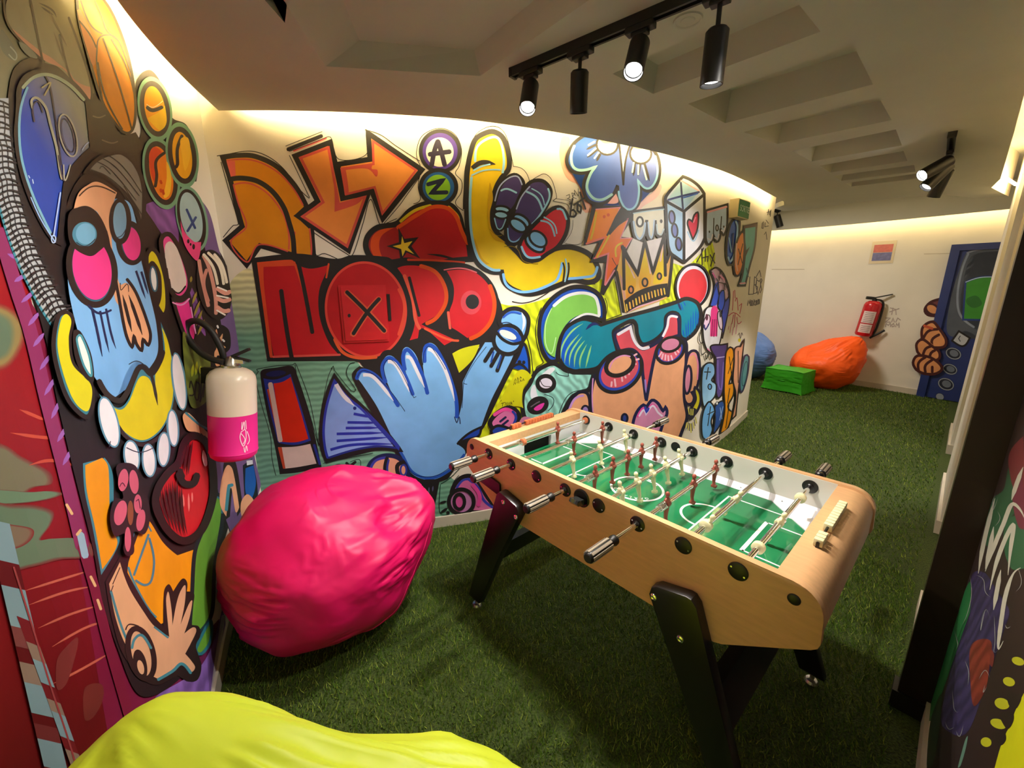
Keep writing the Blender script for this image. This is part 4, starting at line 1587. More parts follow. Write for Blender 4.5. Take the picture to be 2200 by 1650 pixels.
    def stroke_layer(s, cells):
        idx = set()
        for q in cells:
            us = [p[0] for p in q]; zs = [p[1] for p in q]
            for iu in range(int((min(us) + 0.95) / s.res), int((max(us) + 0.95) / s.res) + 1):
                for iz in range(int(min(zs) / s.res), int(max(zs) / s.res) + 1):
                    if 0 <= iu < s.nu and 0 <= iz < s.nz:
                        idx.add((iz, iu))
        if not idx:
            return 1
        ii = np.array(list(idx))
        L = int(s.grid[ii[:, 0], ii[:, 1]].max()) + 1
        s.grid[ii[:, 0], ii[:, 1]] = L
        return L

    def shape(s, P, c, ow=0, oc=(34, 30, 30), **k):
        s.fill(P, c, **k)
        if ow:
            s.line(P, ow, oc, closed=True)

    def soft(s, P, c, bg, n=6, grow=0.28):
        """sprayed blob with a blurred rim"""
        ps = catmull(pts_of(s.f, P), True, 3.0)
        cx = sum(p[0] for p in ps) / len(ps); cy = sum(p[1] for p in ps) / len(ps)
        for k in range(n):
            t = (k + 1) / n
            f = 1 + grow * (1 - 1.6 * k / max(1, n - 1)) * 0.8
            s.fill([(cx + (x - cx) * f, cy + (y - cy) * f) for x, y in ps], tuple(bg[i] + (c[i] - bg[i]) * t for i in range(3)), closed_pts=True)

    def ell(s, cx, cy, rx, ry, c, ow=0, rot=0, oc=(34, 30, 30), **k):
        a = R2D(rot)
        P = []
        for i in range(20):
            t = i / 20 * 2 * math.pi
            x, y = rx * math.cos(t), ry * math.sin(t)
            P.append('%g,%g' % (cx + x * math.cos(a) - y * math.sin(a), cy + x * math.sin(a) + y * math.cos(a)))
        P = ' '.join(P)
        if c is not None:
            s.fill(P, c, **k)
        if ow:
            s.line(P, ow, oc, closed=True)

    def lines(s, items, wd, c, **k):
        sharp = k.pop('sharp', False)
        for q in items.split('|'):
            q = q.strip()
            if sharp:
                q = ' '.join(t if t.endswith('*') else t + '*' for t in q.split())
            s.line(q, wd, c, **k)

    def build(s, name, parent):
        me = bpy.data.meshes.new(name)
        me.from_pydata([tuple(v) for v in s.V], [], s.F)
        ca = me.color_attributes.new('paint', 'FLOAT_COLOR', 'POINT')
        arr = np.ones((len(s.V), 4), np.float32); arr[:, :3] = np.array(s.Cc, np.float32)
        ca.data.foreach_set('color', arr.ravel())
        for m in PAINTS:
            me.materials.append(m)
        me.polygons.foreach_set('material_index', np.array(s.Mi, np.int32))
        me.update()
        o = bpy.data.objects.new(name, me)
        C.objects.link(o)
        o.parent = parent
        return o


BK = (34, 30, 30)
NV = (28, 34, 72)
# ---- the long curved wall
K_BACK = (1.0, 1.08, 1.25)
m = Mural(S_BACK, K_BACK)
LIME = (205, 212, 28); TEAL = (112, 160, 128); MINT = (140, 196, 176); SKY = (122, 178, 222); LB = (140, 190, 212); BLUE = (30, 78, 165)
CORAL = (205, 78, 66); ORG = (222, 140, 22); RED = (180, 18, 28); DORG = (212, 74, 20); YEL = (224, 182, 14); CREAM = (226, 216, 200)
PURP = (62, 48, 98); PEACH = (226, 158, 114); TQ = (0, 124, 142); PK = (208, 78, 88); PINK = (206, 128, 158)

# backgrounds
m.f = 'P'
m.fill('488,655* 500,600 545,585 572,770* 700,775* 770,780 800,880 1000,1050* 1062,985* 1066,1106* 905,1136* 560,1185* 540,1000 515,800', (214, 204, 150), c2=TEAL, g='560,590 585,720', paint=1)
m.fill('1050,640* 1120,655 1290,600* 1320,600* 1345,720* 1250,740 1200,810 1150,830* 1120,960* 1020,990* 1000,930*', LIME, paint=2)
m.fill('1430,560* 1475,575* 1530,520* 1536,560 1520,600 1480,680* 1410,700*', LIME, paint=2)
m.fill('1230,470* 1262,440* 1240,600* 1165,560*', CREAM)
m.line('1215,300 1212,335 1225,375 1252,395 1262,450', 20, (236, 170, 140))
m.line('1415,400 1405,420 1375,440 1365,460', 14, (236, 190, 176))

# arrow D
m.f = 'A'
D1 = '160,488* 300,470 450,480 640,570 800,740 905,930* 828,1000* 945,1110* 968,1400* 700,1330 490,1270* 372,1440* 185,1225* 332,1098* 290,950 230,700'
m.shape(D1, (222, 136, 20), 44, g='200,500 900,1300', c2=(206, 128, 18))
m.fill('192,520* 268,520* 275,650* 232,660*', (222, 96, 80))
m.lines('255,730 300,900 368,1100 232,1240 375,1415 480,1262 735,1320 | 258,728 400,720 560,810 690,980 742,1150 745,1300 | 200,515 420,512 620,600 770,745 870,910 | 800,1150 800,1320 935,1380 930,1120', 13, CORAL)
m.line('218,685 330,672 470,700 600,790 700,930 752,1080 782,1200 792,1340', 44, BK)
m.lines('110,475 200,460 400,432 560,480 700,590 830,760 925,850 | 145,530 210,760 300,1080 255,1090 165,1195 | 970,1150 985,1350 1060,1340 1180,1390 | 975,1160 1240,1330 1310,1350 1400,1080 1470,860 1550,1080 1620,1070', 7, BK)
# arrow down
DN = '800,476* 1108,355* 1160,560 1222,850* 1450,800* 1275,1312* 825,1005* 1000,875*'
m.shape(DN, (228, 138, 62), 46, g='900,400 1250,1250', c2=(232, 136, 60))
m.line('850,492* 1096,402* 1125,560 1186,905* 1420,838* 1262,1275* 868,1012* 1050,885*', 24, CORAL, closed=True)
m.fill('1130,600 1190,900* 1400,850* 1340,905 1150,970* 1150,800', CORAL)
m.line('738,418 1035,298', 34, BK); m.line('790,430 1075,318', 16, (226, 96, 90))
m.lines('718,388 1040,260 | 750,435 960,360 1095,305 1125,325 1190,505 1430,462 1425,240 | 750,470 930,845', 6, BK)
# arrow right
AR = '1180,550* 1465,505* 1448,275* 1922,598* 1578,1030* 1482,790* 1228,845*'
m.shape(AR, (230, 140, 62), 46)
m.line('1212,588* 1495,548* 1490,345* 1872,602* 1574,985* 1505,752* 1252,815*', 20, CORAL, closed=True)
m.fill('1210,590* 1490,550* 1480,590 1530,600 1520,660 1440,590 1250,600* 1275,800 1240,820*', CORAL)
m.lines('1420,245 1560,290 1700,390 1905,520 | 1905,660 1770,850 1720,920 1590,1070', 6, BK)
# A and Z discs
m.f = 'B'
m.ell(765, 435, 186, 192, (70, 44, 128)); m.ell(765, 435, 172, 180, None, 34)
m.ell(762, 442, 122, 130, (226, 214, 190))
m.lines('690,562 715,430 745,345 | 745,345 775,440 805,555 | 672,462 850,438', 42, (38, 30, 52))
m.ell(750, 752, 170, 165, (20, 78, 136)); m.ell(750, 752, 158, 152, None, 36)
m.ell(745, 755, 110, 113, (122, 172, 34))
m.line('655,728 790,690* 690,802* 825,798', 36, (16, 26, 50))
m.lines('590,560 555,460 590,320 680,250 790,232 900,290 955,420 935,560 900,630 955,700 950,800 900,890 970,960 | 600,600 570,740 590,860 530,900 | 380,1030 270,1080 | 1000,560 975,800 970,950', 6, BK)
# fez
HAT = '110,1290 125,1190 210,1110 380,1075 500,960 620,905 740,895 860,915 930,1000 965,1130 1010,1210 1035,1390* 900,1400 700,1430 480,1400 300,1420 170,1390'
m.shape(HAT, RED, 50, g='700,1000 300,1350', c2=(150, 24, 28))
m.line('415,1055 540,960 680,915', 26, (206, 184, 24)); m.line('840,925 915,1000 930,1050', 22, (206, 160, 24))
m.line('390,1110 560,1000 690,930 820,935 905,1010 960,1150 1010,1250', 34, DORG)
m.fill('150,1290 165,1190 240,1130 360,1110* 250,1180 225,1280 260,1390* 190,1375', DORG)
m.fill('395,1110* 448,1210* 575,1195* 510,1275* 590,1385* 470,1330* 415,1405* 400,1310* 290,1275* 400,1240*', BK)
m.fill('428,1185* 448,1248* 520,1230* 478,1285* 535,1345* 458,1310* 432,1365* 420,1300* 345,1275* 420,1258*', (230, 196, 44))
m.line('650,1345 780,1360 900,1392 1000,1395', 20, BK, taper='t'); m.line('480,1395 700,1400 980,1420', 20, (200, 60, 26))

# NORD
m.f = 'P'
m.fill('540,555* 640,545 720,556 760,548 830,552 850,560 940,562 1020,575 1075,650 1072,720 1010,765 990,900 960,960* 900,1000* 840,860* 770,775* 575,776*', BK)
m.f = 'D'
m.shape('280,165* 600,145 630,172 740,205 905,168* 890,250 828,420 832,620 900,820 990,935* 985,968* 410,978* 340,600', RED, 40, g='350,400 900,900', c2=(196, 24, 34))
m.fill('285,172* 560,150 600,170 640,300 600,200* 340,210* 350,420 420,970* 395,970 350,650', (206, 70, 32))
m.lines('600,170 700,500 745,760 | 890,185 870,300', 16, (206, 70, 32)); m.lines('420,968 560,962 | 600,962 985,950', 18, (214, 82, 70))
m.lines('490,410 530,700 575,965', 36, BK); m.lines('632,165 690,430 752,762', 34, BK)
m.ell(1203, 570, 368, 430, RED, 44, g='1000,300 1400,900', c2=(182, 18, 28), rot=-8)
m.ell(1203, 570, 335, 398, None, 20, oc=(214, 66, 52), rot=-8)
m.line('940,820 1010,930 1130,975 1290,970', 26, (214, 84, 40)); m.line('1480,400 1530,560 1480,780', 26, (214, 70, 46))
m.f = 'E'
m.shape('-60,250* 60,212 250,230 400,330 478,480 465,620 390,720 245,808* 585,960* 430,1040* 250,880 205,868* 172,1090* 60,990* 122,800 100,600 40,400', (198, 28, 36), 40)
m.line('200,236 350,300 440,450 445,600 360,740 260,800', 38, DORG); m.line('40,330 120,560 150,760 190,850', 34, (220, 84, 60)); m.line('240,850 450,950 570,970', 22, (224, 84, 50))
m.line('88,350 185,725', 30, BK)
m.shape('420,270* 600,250 760,290 890,420 948,590 920,770 830,890 655,968* 560,900 490,860* 460,700 500,560 498,420', (200, 28, 38), 44)
m.line('880,430 925,600 895,770 800,890 690,950', 40, DORG); m.line('470,690 490,850', 24, (226, 90, 70)); m.line('430,275 600,258 750,300', 12, (224, 104, 110))
m.ell(695, 595, 102, 118, (206, 66, 74)); m.ell(708, 588, 66, 72, (36, 34, 34))

# the long yellow arm
m.f = 'C'
ARM = '108,600 135,430 185,280 280,215 370,200 460,262 512,410 515,560 440,660 385,770 350,950 370,1150 480,1265 600,1385 690,1470 820,1440 960,1355 1130,1335 1300,1400 1390,1530 1390,1640 1300,1680 1150,1660 1000,1710 850,1770 700,1795 560,1750 475,1680 445,1580* 330,1570 220,1500 150,1350 108,1100 100,800'
m.shape(ARM, YEL, 50, g='300,900 1000,1500', c2=(228, 190, 20))
m.fill('330,700 360,850 330,1000 350,1160 460,1270* 480,1290 360,1240 310,1050 315,850', (196, 150, 10))
m.fill('180,1250 250,1430 330,1500* 260,1490 190,1380', (204, 156, 10))
m.line('150,650 135,900 150,1200 215,1440 330,1545 425,1560', 26, LB)
m.line('185,490 205,350 300,272 395,255 445,330 468,480 455,600', 24, LB)
m.line('462,1600 500,1712 620,1772 780,1758 960,1680 1010,1610 1040,1490', 26, SKY)
m.line('1095,1645 1260,1630 1350,1610 1385,1530', 26, SKY)
m.line('158,560 250,502 385,520', 46, BK, taper='e'); m.line('170,580 250,540 330,520', 15, LB); m.line('150,630 280,578 430,575', 14, LB)
m.line('1045,1690 1062,1560 1048,1490', 16, BK); m.line('1085,1660 1105,1560 1102,1490', 16, BK); m.line('1065,1680 1085,1560 1072,1450', 14, LB)
m.lines('100,500 80,620 75,960 | 150,330 200,220 320,150 430,165 500,270 560,540* 640,560 690,610 720,690* 800,640 870,615 940,680 985,850 950,880 1080,910 1110,960', 6, BK)
# curled fingers
m.shape('520,640 590,625 655,690 650,780 600,900 530,1000 470,1130 420,1165 370,1100 358,1000 390,850 440,720', PURP, 36)
m.line('380,880 425,740 515,655 600,640 645,720', 13, (160, 170, 205)); m.line('440,780 500,762 590,800', 18, LB)
m.ell(450, 965, 76, 34, LB, 22, 8); m.ell(440, 1018, 70, 36, LB, 22, 8)
m.line('375,1050 405,1150 445,1150 485,1060', 12, LB)
m.shape('740,690 850,685 925,770 910,880 850,990 760,1130 640,1250 560,1310 490,1240 498,1110 560,990 600,890 660,770', PURP, 36)
m.line('590,960 640,840 720,740', 13, (160, 170, 205)); m.line('900,760 910,860 820,1020 745,1105', 18, LB); m.line('690,790 790,850 845,970', 20, LB); m.line('740,760 830,820 865,920', 12, LB)
m.ell(640, 1075, 92, 48, SKY, 24, 35); m.ell(605, 1120, 92, 52, SKY, 24, 35)
m.line('505,1150 520,1260 580,1280 650,1220', 13, SKY)
m.shape('950,955 1040,955 1095,1060 1075,1200 995,1330 890,1400 800,1460 700,1460 618,1370 640,1260 720,1160 820,1060', (198, 30, 46), 40)
m.line('830,1075 920,1110 965,1225', 18, LB); m.line('860,1040 955,1105 985,1200', 14, LB); m.line('990,960 1040,970 1080,1060', 20, LB)
m.ell(770, 1300, 110, 62, SKY, 24, 40); m.ell(800, 1255, 96, 66, SKY, 22, 40)
m.line('640,1330 700,1430 820,1430', 22, LB)
m.lines('470,1330 560,1330 610,1370 660,1470 800,1500 | 330,1160 400,1220 450,1215', 6, (140, 110, 10))

# scribbled tag between arm and cloud
m.f = 'I'
m.lines('245,1000 225,1120 215,1240 265,1245 295,1200 255,1150 225,1160 | 320,1040 310,1160 350,1190 360,1110 330,1080 | 345,910 420,1140 | 260,1085 470,950', 26, BK)
m.lines('160,960 200,940 205,980 175,1000 215,1010 205,1075 | 235,920 255,1010 | 235,920 270,930 245,970 300,1000 | 280,960 270,880 300,930 325,960 320,860', 8, BK)
m.lines('250,1290 230,1450 130,1600 | 480,1130 430,1350 370,1600 150,1605 | 20,1000 200,1030 210,1085', 6, BK)
# blue cloud with two eyes
CL = '560,120* 430,130 280,230 190,370 170,510 250,630 400,650 505,590* 410,740 400,900 470,1030 620,1070 760,1000 860,815* 862,960 920,1110 1030,1165 1120,1100 1170,960 1148,780* 1220,880 1320,885 1400,780 1430,600 1400,430 1310,300 1200,240 1040,205* 870,165*'
m.shape(CL, (26, 78, 156), 46, g='300,400 1100,900', c2=(84, 102, 172))
m.line('270,280 228,400 240,540 310,605 430,605 560,562* 480,680 440,850 520,985 640,1012 780,940', 36, (158, 202, 196))
m.line('872,900 890,1000 960,1125 1050,1140 1120,1060 1148,900 1132,745* 1225,850 1310,845 1380,740 1402,600 1370,420', 28, LB)
m.fill('872,175* 1045,208* 935,650*', (214, 226, 206))
m.lines('870,180 905,500 935,810 | 1045,210 965,480 935,810', 26, BK)
m.ell(715, 262, 145, 140, (222, 232, 206), 28)
m.fill('600,150* 640,230 720,250 820,220 860,180* 730,152*', (196, 168, 120)); m.fill('660,165* 720,205 800,195 830,180* 740,160*', (96, 150, 220))
m.ell(1170, 385, 145, 138, (222, 232, 206), 28)
m.ell(1150, 280, 90, 44, (170, 160, 110)); m.ell(1145, 275, 60, 28, (110, 180, 224))
m.lines('560,265 430,330 | 580,330 440,440 | 620,390 570,490 | 1090,500 1070,690 | 1160,530 1135,690 | 1220,520 1290,760', 34, BK, taper='e')
m.lines('545,220 460,270 | 560,315 450,410 | 600,370 540,450 | 1075,510 1055,640 | 1140,540 1135,670 | 1200,550 1250,740', 24, (190, 222, 216))
# pink halo patch under the cloud
m.fill('835,930* 860,1050 720,1065*', (232, 170, 160))

# lightning
m.f = 'K'
m.fill('250,0* 640,20* 800,150* 620,420* 800,440* 720,560* 640,760* 560,900* 400,1190* 350,1160* 420,760* 215,760* 340,500* 130,540*', BK)
m.fill('295,62* 612,38* 500,330* 718,185* 618,442* 768,440* 690,560* 640,540* 600,760* 520,860* 415,1062* 455,652* 272,712* 408,440* 172,512*', (232, 130, 16), c2=(236, 96, 24), g='350,150 500,900')
m.line('295,62* 612,38* 500,330* 718,185* 618,442* 768,440* 690,570*', 14, (232, 140, 150)); m.line('172,512* 400,432', 26, (226, 110, 90)); m.line('272,705* 460,640* 415,1050*', 22, (230, 120, 120)); m.line('540,860 420,1055', 20, (232, 140, 150))
m.line('610,60 500,300 445,410', 34, BK, taper='t'); m.line('720,190 600,250 500,350 450,410', 34, BK, taper='t')
m.line('300,100 270,300 230,450', 26, (214, 172, 10)); m.line('470,400 420,500 310,690', 22, (222, 180, 20)); m.line('640,500 560,560 560,680', 22, (226, 190, 30))
m.ell(405, 158, 18, 22, (206, 78, 14)); m.ell(458, 135, 20, 22, (206, 78, 14))
m.lines('640,540* 720,700 850,890 | 510,700* 560,790 640,870', 8, BK)
# row of teeth (left)
m.shape('770,95* 1200,40* 1203,330 1150,425 1092,390 1072,205* 1050,400 1020,475 968,400 962,200* 930,400 870,488 808,420 770,250', (222, 214, 190), 40)
m.line('790,220 820,390 870,450 920,380 940,240', 26, (178, 198, 214)); m.line('980,230 1000,400 1022,440 1045,370 1060,200', 18, (178, 198, 214)); m.line('1092,260 1110,380 1150,395 1185,320', 18, (190, 204, 200))
m.line('785,115 1000,80 1190,60', 14, (160, 190, 196))
m.ell(872, 225, 40, 62, (236, 236, 240), 26, oc=BK); m.ell(1152, 218, 18, 26, (50, 44, 44))
# white wedges behind the crown
m.fill('690,640* 780,440* 915,500* 842,860*', (228, 218, 208)); m.fill('955,480* 1160,430* 1180,470* 1045,850*', (230, 218, 212))
m.fill('1205,420* 1240,560* 1225,700*', LIME)
# crown
m.fill('565,880* 640,560* 840,905* 935,480* 1042,870* 1190,395* 1215,740* 1290,640* 1225,1230* 705,1420* 640,1380*', (228, 176, 78))
m.fill('690,780* 760,860 820,1010 780,1180 690,1230*', (232, 196, 20), c2=(226, 140, 40), g='740,850 740,1220')
m.fill('940,580* 970,760 1010,920 1000,1060 880,1110* 860,980', (232, 200, 20), c2=(226, 150, 40), g='940,700 920,1090'); m.fill('1190,540* 1195,960 1040,1040* 1090,820', (232, 196, 24))
m.fill('600,900* 650,1000 690,1240* 660,1250*', (206, 150, 130)); m.fill('1240,720* 1285,660* 1225,960*', (216, 158, 90))
m.lines('700,720 800,960 | 950,560 1010,900 | 1180,520 1140,740', 18, (232, 190, 170))
m.lines('655,1400 610,1120 565,880 | 840,905* 690,680* 640,560 | 655,570 665,1110', 40, BK, taper=None)
m.line('640,545* 842,915* 937,470* 1042,890* 1195,385* 1205,930', 40, BK); m.line('1215,760 1295,630 1240,1200', 40, BK)
m.ell(755, 1115, 30, 46, (206, 130, 80), 22); m.ell(938, 1018, 34, 52, (206, 140, 70), 24); m.ell(1127, 938, 26, 40, (196, 130, 90), 22)
m.fill('665,1260* 850,1130 1050,1060 1235,1030* 1228,1200* 1050,1270 860,1350 700,1420*', BK)
for i in range(13):
    xx = 695 + i * 41; yt = 1285 - i * 17.5 + (3 * (i - 6) ** 2) * 0.28 - 8; 
    m.line('%d,%d %d,%d' % (xx, yt, xx + 12, yt + 82 - i * 0.5), 20 if i % 2 else 16, (232, 170, 70) if i % 3 else (226, 190, 60))
m.line('705,1415 850,1340 1000,1290 1190,1225', 20, (226, 168, 176), taper='te')

# dice
m.f = 'J'
DICE = '465,110* 560,150 650,220 715,310* 718,830* 660,950 485,1120* 340,1030* 300,960 262,420 275,330'
m.shape(DICE, (198, 208, 222), 36)
m.fill('460,150* 655,290* 482,500* 290,372*', (176, 208, 214), c2=(160, 196, 226), g='400,200 550,450')
m.fill('282,425* 466,545* 466,1095* 345,1010* 305,900', (166, 198, 228)); m.fill('490,540* 702,335* 706,830* 640,950 492,1092*', (232, 226, 228))
m.line('440,155 655,280', 14, (230, 164, 164)); m.lines('265,400 478,520* 715,320 | 478,520 478,1120', 34, BK)
m.line('440,180 465,490', 22, (40, 50, 90)); m.line('290,385 450,340 655,292', 24, (40, 54, 110)); m.line('470,360 640,310', 14, (40, 84, 180))
m.fill('582,850* 540,740 518,660 535,615 575,640* 600,560 640,530 648,600 632,740', (212, 48, 74)); m.line('582,850* 540,740 518,660 535,615 575,640* 600,560 640,530 648,600 632,740', 20, BK, closed=True)
m.line('590,650 615,590', 14, (236, 130, 150)); m.line('520,760 590,870 650,740', 14, (160, 196, 214))
m.ell(335, 590, 34, 76, (120, 124, 176), 20, -5); m.ell(368, 745, 34, 80, (106, 116, 172), 20, -5); m.ell(415, 905, 34, 76, (94, 100, 160), 20, -5)
# teeth right of the dice
m.shape('740,510* 990,435* 985,690 945,800 908,720* 900,840 862,880 826,790* 800,880 762,910 735,830', (186, 204, 220), 24)
m.line('755,530 980,465', 22, (232, 160, 168)); m.lines('760,840 795,860 815,790 | 840,830 870,850 890,790 | 920,740 945,760 965,700', 16, (226, 220, 224))
m.lines('830,600 825,790 | 920,580 910,720', 12, BK); m.ell(868, 715, 14, 34, (200, 206, 216), 14); m.ell(778, 760, 9, 14, BK); m.ell(948, 700, 9, 14, BK)
# 0 8 7
m.shape('1090,600 1135,640 1120,820 1085,1040 1050,1150 1010,1150 980,1050 985,850 1030,660', (72, 106, 192), 26)
m.line('1090,640 1110,720 1080,980 1030,1110 1000,1060', 20, (150, 190, 226)); m.line('1010,830 1040,1000', 12, (150, 200, 230)); m.line('1062,780 1050,1000', 16, (36, 46, 110))
m.shape('1180,760 1195,900 1175,1150 1130,1270 1085,1270 1065,1150 1080,960 1130,800', (238, 140, 62), 24)
m.line('1100,900 1090,1080 1110,1220', 16, (240, 190, 170)); m.lines('1115,1150 1172,900 | 1120,960 1165,1130', 10, BK)
m.shape('1188,700* 1335,662* 1312,940 1250,1180 1200,1395* 1128,1395* 1170,1250 1200,1000 1190,860', (92, 168, 166), 22)
m.fill('1185,685* 1335,655* 1332,700* 1188,722*', (80, 56, 60)); m.fill('1180,1010* 1255,935* 1190,1090*', BK); m.line('1140,1370 1200,1365', 20, (226, 160, 170)); m.line('1215,1190 1235,1290', 14, (30, 90, 100))
# marker tags at the end of the wall
m.lines('640,1120 700,1010 720,950 | 700,960 705,1150 | 745,960 740,1110 | 700,1070 775,1050 770,1110 | 800,1030 855,1130 | 850,1010 805,1165', 14, BK, sharp=True)
m.lines('1270,1290 1255,1500 1310,1495 | 1325,1290 1312,1490 | 1325,1290 1352,1310 1345,1380 1322,1385 1360,1410 1350,1480 1312,1490 | 1375,1340 1350,1330 1340,1400 1365,1500 1395,1400 1395,1320 1375,1350 | 1345,1290 1385,1215 1400,1290 | 1400,1310 1412,1330 1395,1380 1408,1440 1390,1480', 9, (60, 54, 62), sharp=True)
m.lines('1240,1630 1250,1570 1262,1610 1275,1560 1275,1635 | 1290,1570 1285,1630 1300,1630 1300,1575 1288,1570 | 1312,1630 1318,1560 1330,1580 1315,1600 1330,1630 | 1340,1570 1336,1625 1350,1620 1350,1570 1340,1570 | 1368,1555 1355,1590 1362,1620 | 1372,1560 1372,1615 | 1382,1555 1380,1610', 8, (50, 46, 54), sharp=True)
m.lines('1480,560 1490,490 1500,560 | 1470,530 1505,525 | 1510,510 1510,580 1520,500 | 1415,660 1430,640 1425,720 1410,715 1415,660 | 1450,650 1445,700 1490,690 | 1460,620 1490,660 | 1440,790 1460,760 1470,850', 8, (60, 52, 50), sharp=True)

# green ball and white horn
m.f = 'H'
m.shape('278,760 300,560 400,405 560,295 720,270 860,320 945,440 950,625* 780,590 600,660 500,800 465,1040* 380,1040 310,930', (36, 82, 176), 40)
m.fill('322,780 345,620 432,460 560,368 720,330 850,365 905,480 905,592* 760,550 600,620 490,780 440,1005* 370,960 330,880', (124, 186, 78))
m.line('430,470 560,372 720,336 850,372 892,470 900,570', 32, (228, 224, 216)); m.line('905,580 760,556 640,615 560,690', 22, (228, 224, 216), taper='e'); m.line('405,500 345,660 345,860 405,965 450,800', 8, (190, 230, 160))
m.lines('300,490 250,640 245,800 290,990 320,1060 250,1110 220,1180 190,950 150,790 | 0,425 120,440 260,400 420,300 560,220 700,205 860,245 | 960,390 985,480 960,610 | 965,620 1130,560 | 1070,220 1130,560', 8, BK)
# red ball at the right
m.f = 'J'
m.ell(585, 1400, 200, 262, (58, 60, 104), 0, 8); m.ell(585, 1405, 185, 245, (222, 214, 220), 0, 8); m.ell(595, 1420, 165, 222, (206, 44, 54), 0, 8); m.ell(585, 1400, 200, 262, None, 22, 8)
# teal hat
m.f = 'L'
TH = '-226,580 -169,398 -45,285 91,248 270,315* 560,222 900,130 1150,52 1280,8 1400,55 1445,160 1440,265 1380,400 1270,492* 1200,440 1190,220 1120,172 1040,220 1020,380 900,500 760,545 700,440 680,310 620,270 440,370 420,440 470,640* 330,720 200,835 -90,848 -203,750'
m.shape(TH, TQ, 46)
m.fill('-205,590 -155,410 -45,310 90,272 130,300 60,420 20,560 30,700 20,825 -80,828 -180,740', (10, 80, 176), c2=(0, 124, 142), g='-150,600 60,560')
m.f = 'H'
m.lines('500,1020 520,880 610,740 730,655 | 540,1065 570,920 690,765 | 590,1095 610,950 720,790 | 640,1110 660,960 750,830 | 700,1115 705,1010 770,870 | 758,1115 790,980 818,880', 18, (140, 200, 116), taper='te')
m.line('760,720 830,660 900,670', 30, (24, 40, 96), taper='te')
m.f = 'L'
m.lines('1235,370 1250,460 | 1270,290 1278,480 | 1300,250 1298,470 | 1330,200 1328,440 | 1358,150 1355,410 | 1388,120 1385,370 | 1415,150 1412,330 | 1210,60 1240,150 | 1240,40 1270,100', 13, (0, 78, 172), taper='te')
m.line('1180,60 1215,150', 24, (20, 40, 90), taper='e')
# mint beast under the hat
m.f = 'H'
m.shape('110,1580 108,1400 180,1280 250,1150 400,1072 490,1100 560,1145 700,1165 850,1155* 820,1250 790,1340 700,1370 600,1440 500,1640* 300,1660* 150,1660*', MINT, 44, paint=2)
m.fill('300,1190 400,1110 440,1130 360,1200', (232, 226, 230)); m.fill('190,1340 230,1290 260,1400 320,1480* 200,1440', (226, 224, 226))
m.ell(345, 1278, 108, 100, BK); m.ell(345, 1275, 66, 54, (228, 216, 226)); m.line('285,1240 320,1300 390,1310', 8, BK)
m.ell(262, 1505, 118, 90, BK, 0, -25); m.fill('220,1540 270,1500 330,1480 300,1540 250,1560', (226, 60, 160)); m.line('190,1520 250,1480 280,1465', 12, (110, 100, 104))
m.lines('450,1160 490,1190 580,1200 570,1150 620,1180 850,1190 800,1260 770,1330 620,1370 540,1450 470,1620 | 330,1390 420,1430 420,1500 370,1560', 8, (30, 50, 50))
m.f = 'L'

# the large face under the teal hat
FACE = '160,1330 152,1150 200,920 330,800 470,640 760,560 1000,490 1250,500 1275,700 1255,1000 1255,1200 1285,1400 1230,1560 1180,1680 1000,2000* 400,1900* 190,1800* 160,1500'
m.shape(FACE, PEACH, 38, oc=(30, 28, 52))
m.line('175,950 165,1150 175,1340', 14, (206, 140, 190))
# left ear
m.shape('-140,1400 -80,1220 0,1120 90,1115 130,1180 140,1330* 100,1400*', PEACH, 34, oc=(28, 26, 44))
m.line('-110,1330 -40,1190 60,1150', 26, (190, 140, 200)); m.ell(85, 1330, 45, 60, (160, 130, 190), 24, oc=(28, 26, 44))
# red nose mask
m.shape('430,430 520,370 620,325* 655,490 740,595 830,582 960,500 1025,380 1055,230 1120,195 1180,230 1190,440* 980,530 905,680 802,1215* 762,900 742,720 640,610 490,630*', (208, 74, 86), 38, oc=(28, 32, 66))
m.line('470,430 615,345* 660,500 740,590 830,582', 34, (230, 220, 222)); m.line('1000,450 1050,340 1075,225 1165,225', 28, (230, 220, 222))
m.line('790,960 800,1120', 22, (150, 120, 190), taper='e')
# left eye
m.ell(485, 865, 286, 218, (42, 66, 170), 42, -38); m.ell(490, 855, 244, 176, (208, 80, 94), 0, -38)
for (x0, y0, x1, y1) in ((690, 660, 640, 690), (715, 720, 655, 735), (680, 780, 640, 760), (640, 840, 600, 800), (600, 900, 575, 850), (560, 940, 540, 890), (520, 980, 510, 910), (440, 1040, 430, 960), (390, 1040, 395, 990)):
    m.line('%d,%d %d,%d' % (x0, y0, x1, y1), 22, (236, 176, 182))
m.ell(490, 785, 172, 118, (228, 160, 116), 50, -26); m.line('370,830 420,730 520,680 610,690', 16, (216, 140, 180))
# right eye
m.ell(1085, 620, 178, 138, (42, 62, 160), 36, -36); m.ell(1085, 630, 142, 100, (214, 92, 108), 0, -36)
m.lines('985,640 950,690 | 1000,660 985,720 | 1030,670 1025,730 | 1060,680 1065,740 | 1095,680 1110,730 | 1140,640 1155,670 | 1160,610 1185,640', 18, (238, 184, 192))
m.ell(1085, 548, 122, 82, (206, 126, 152), 32, -16)
# mouth
m.shape('640,1650* 650,1460 700,1330 770,1260 800,1300* 870,1205 940,1240 1000,1330 1030,1290 1048,1360 1000,1480 950,1650*', (206, 130, 164), 36, oc=(26, 28, 70))
m.line('700,1400 760,1300 800,1340* 870,1260 920,1290', 22, (222, 62, 150)); m.line('720,1390 770,1320 800,1370* 880,1270 940,1350 990,1390', 22, (228, 208, 220)); m.line('790,1285 805,1340 830,1300', 26, (40, 54, 160))
m.ell(548, 1418, 34, 50, (44, 62, 130), 26, oc=(26, 28, 50))
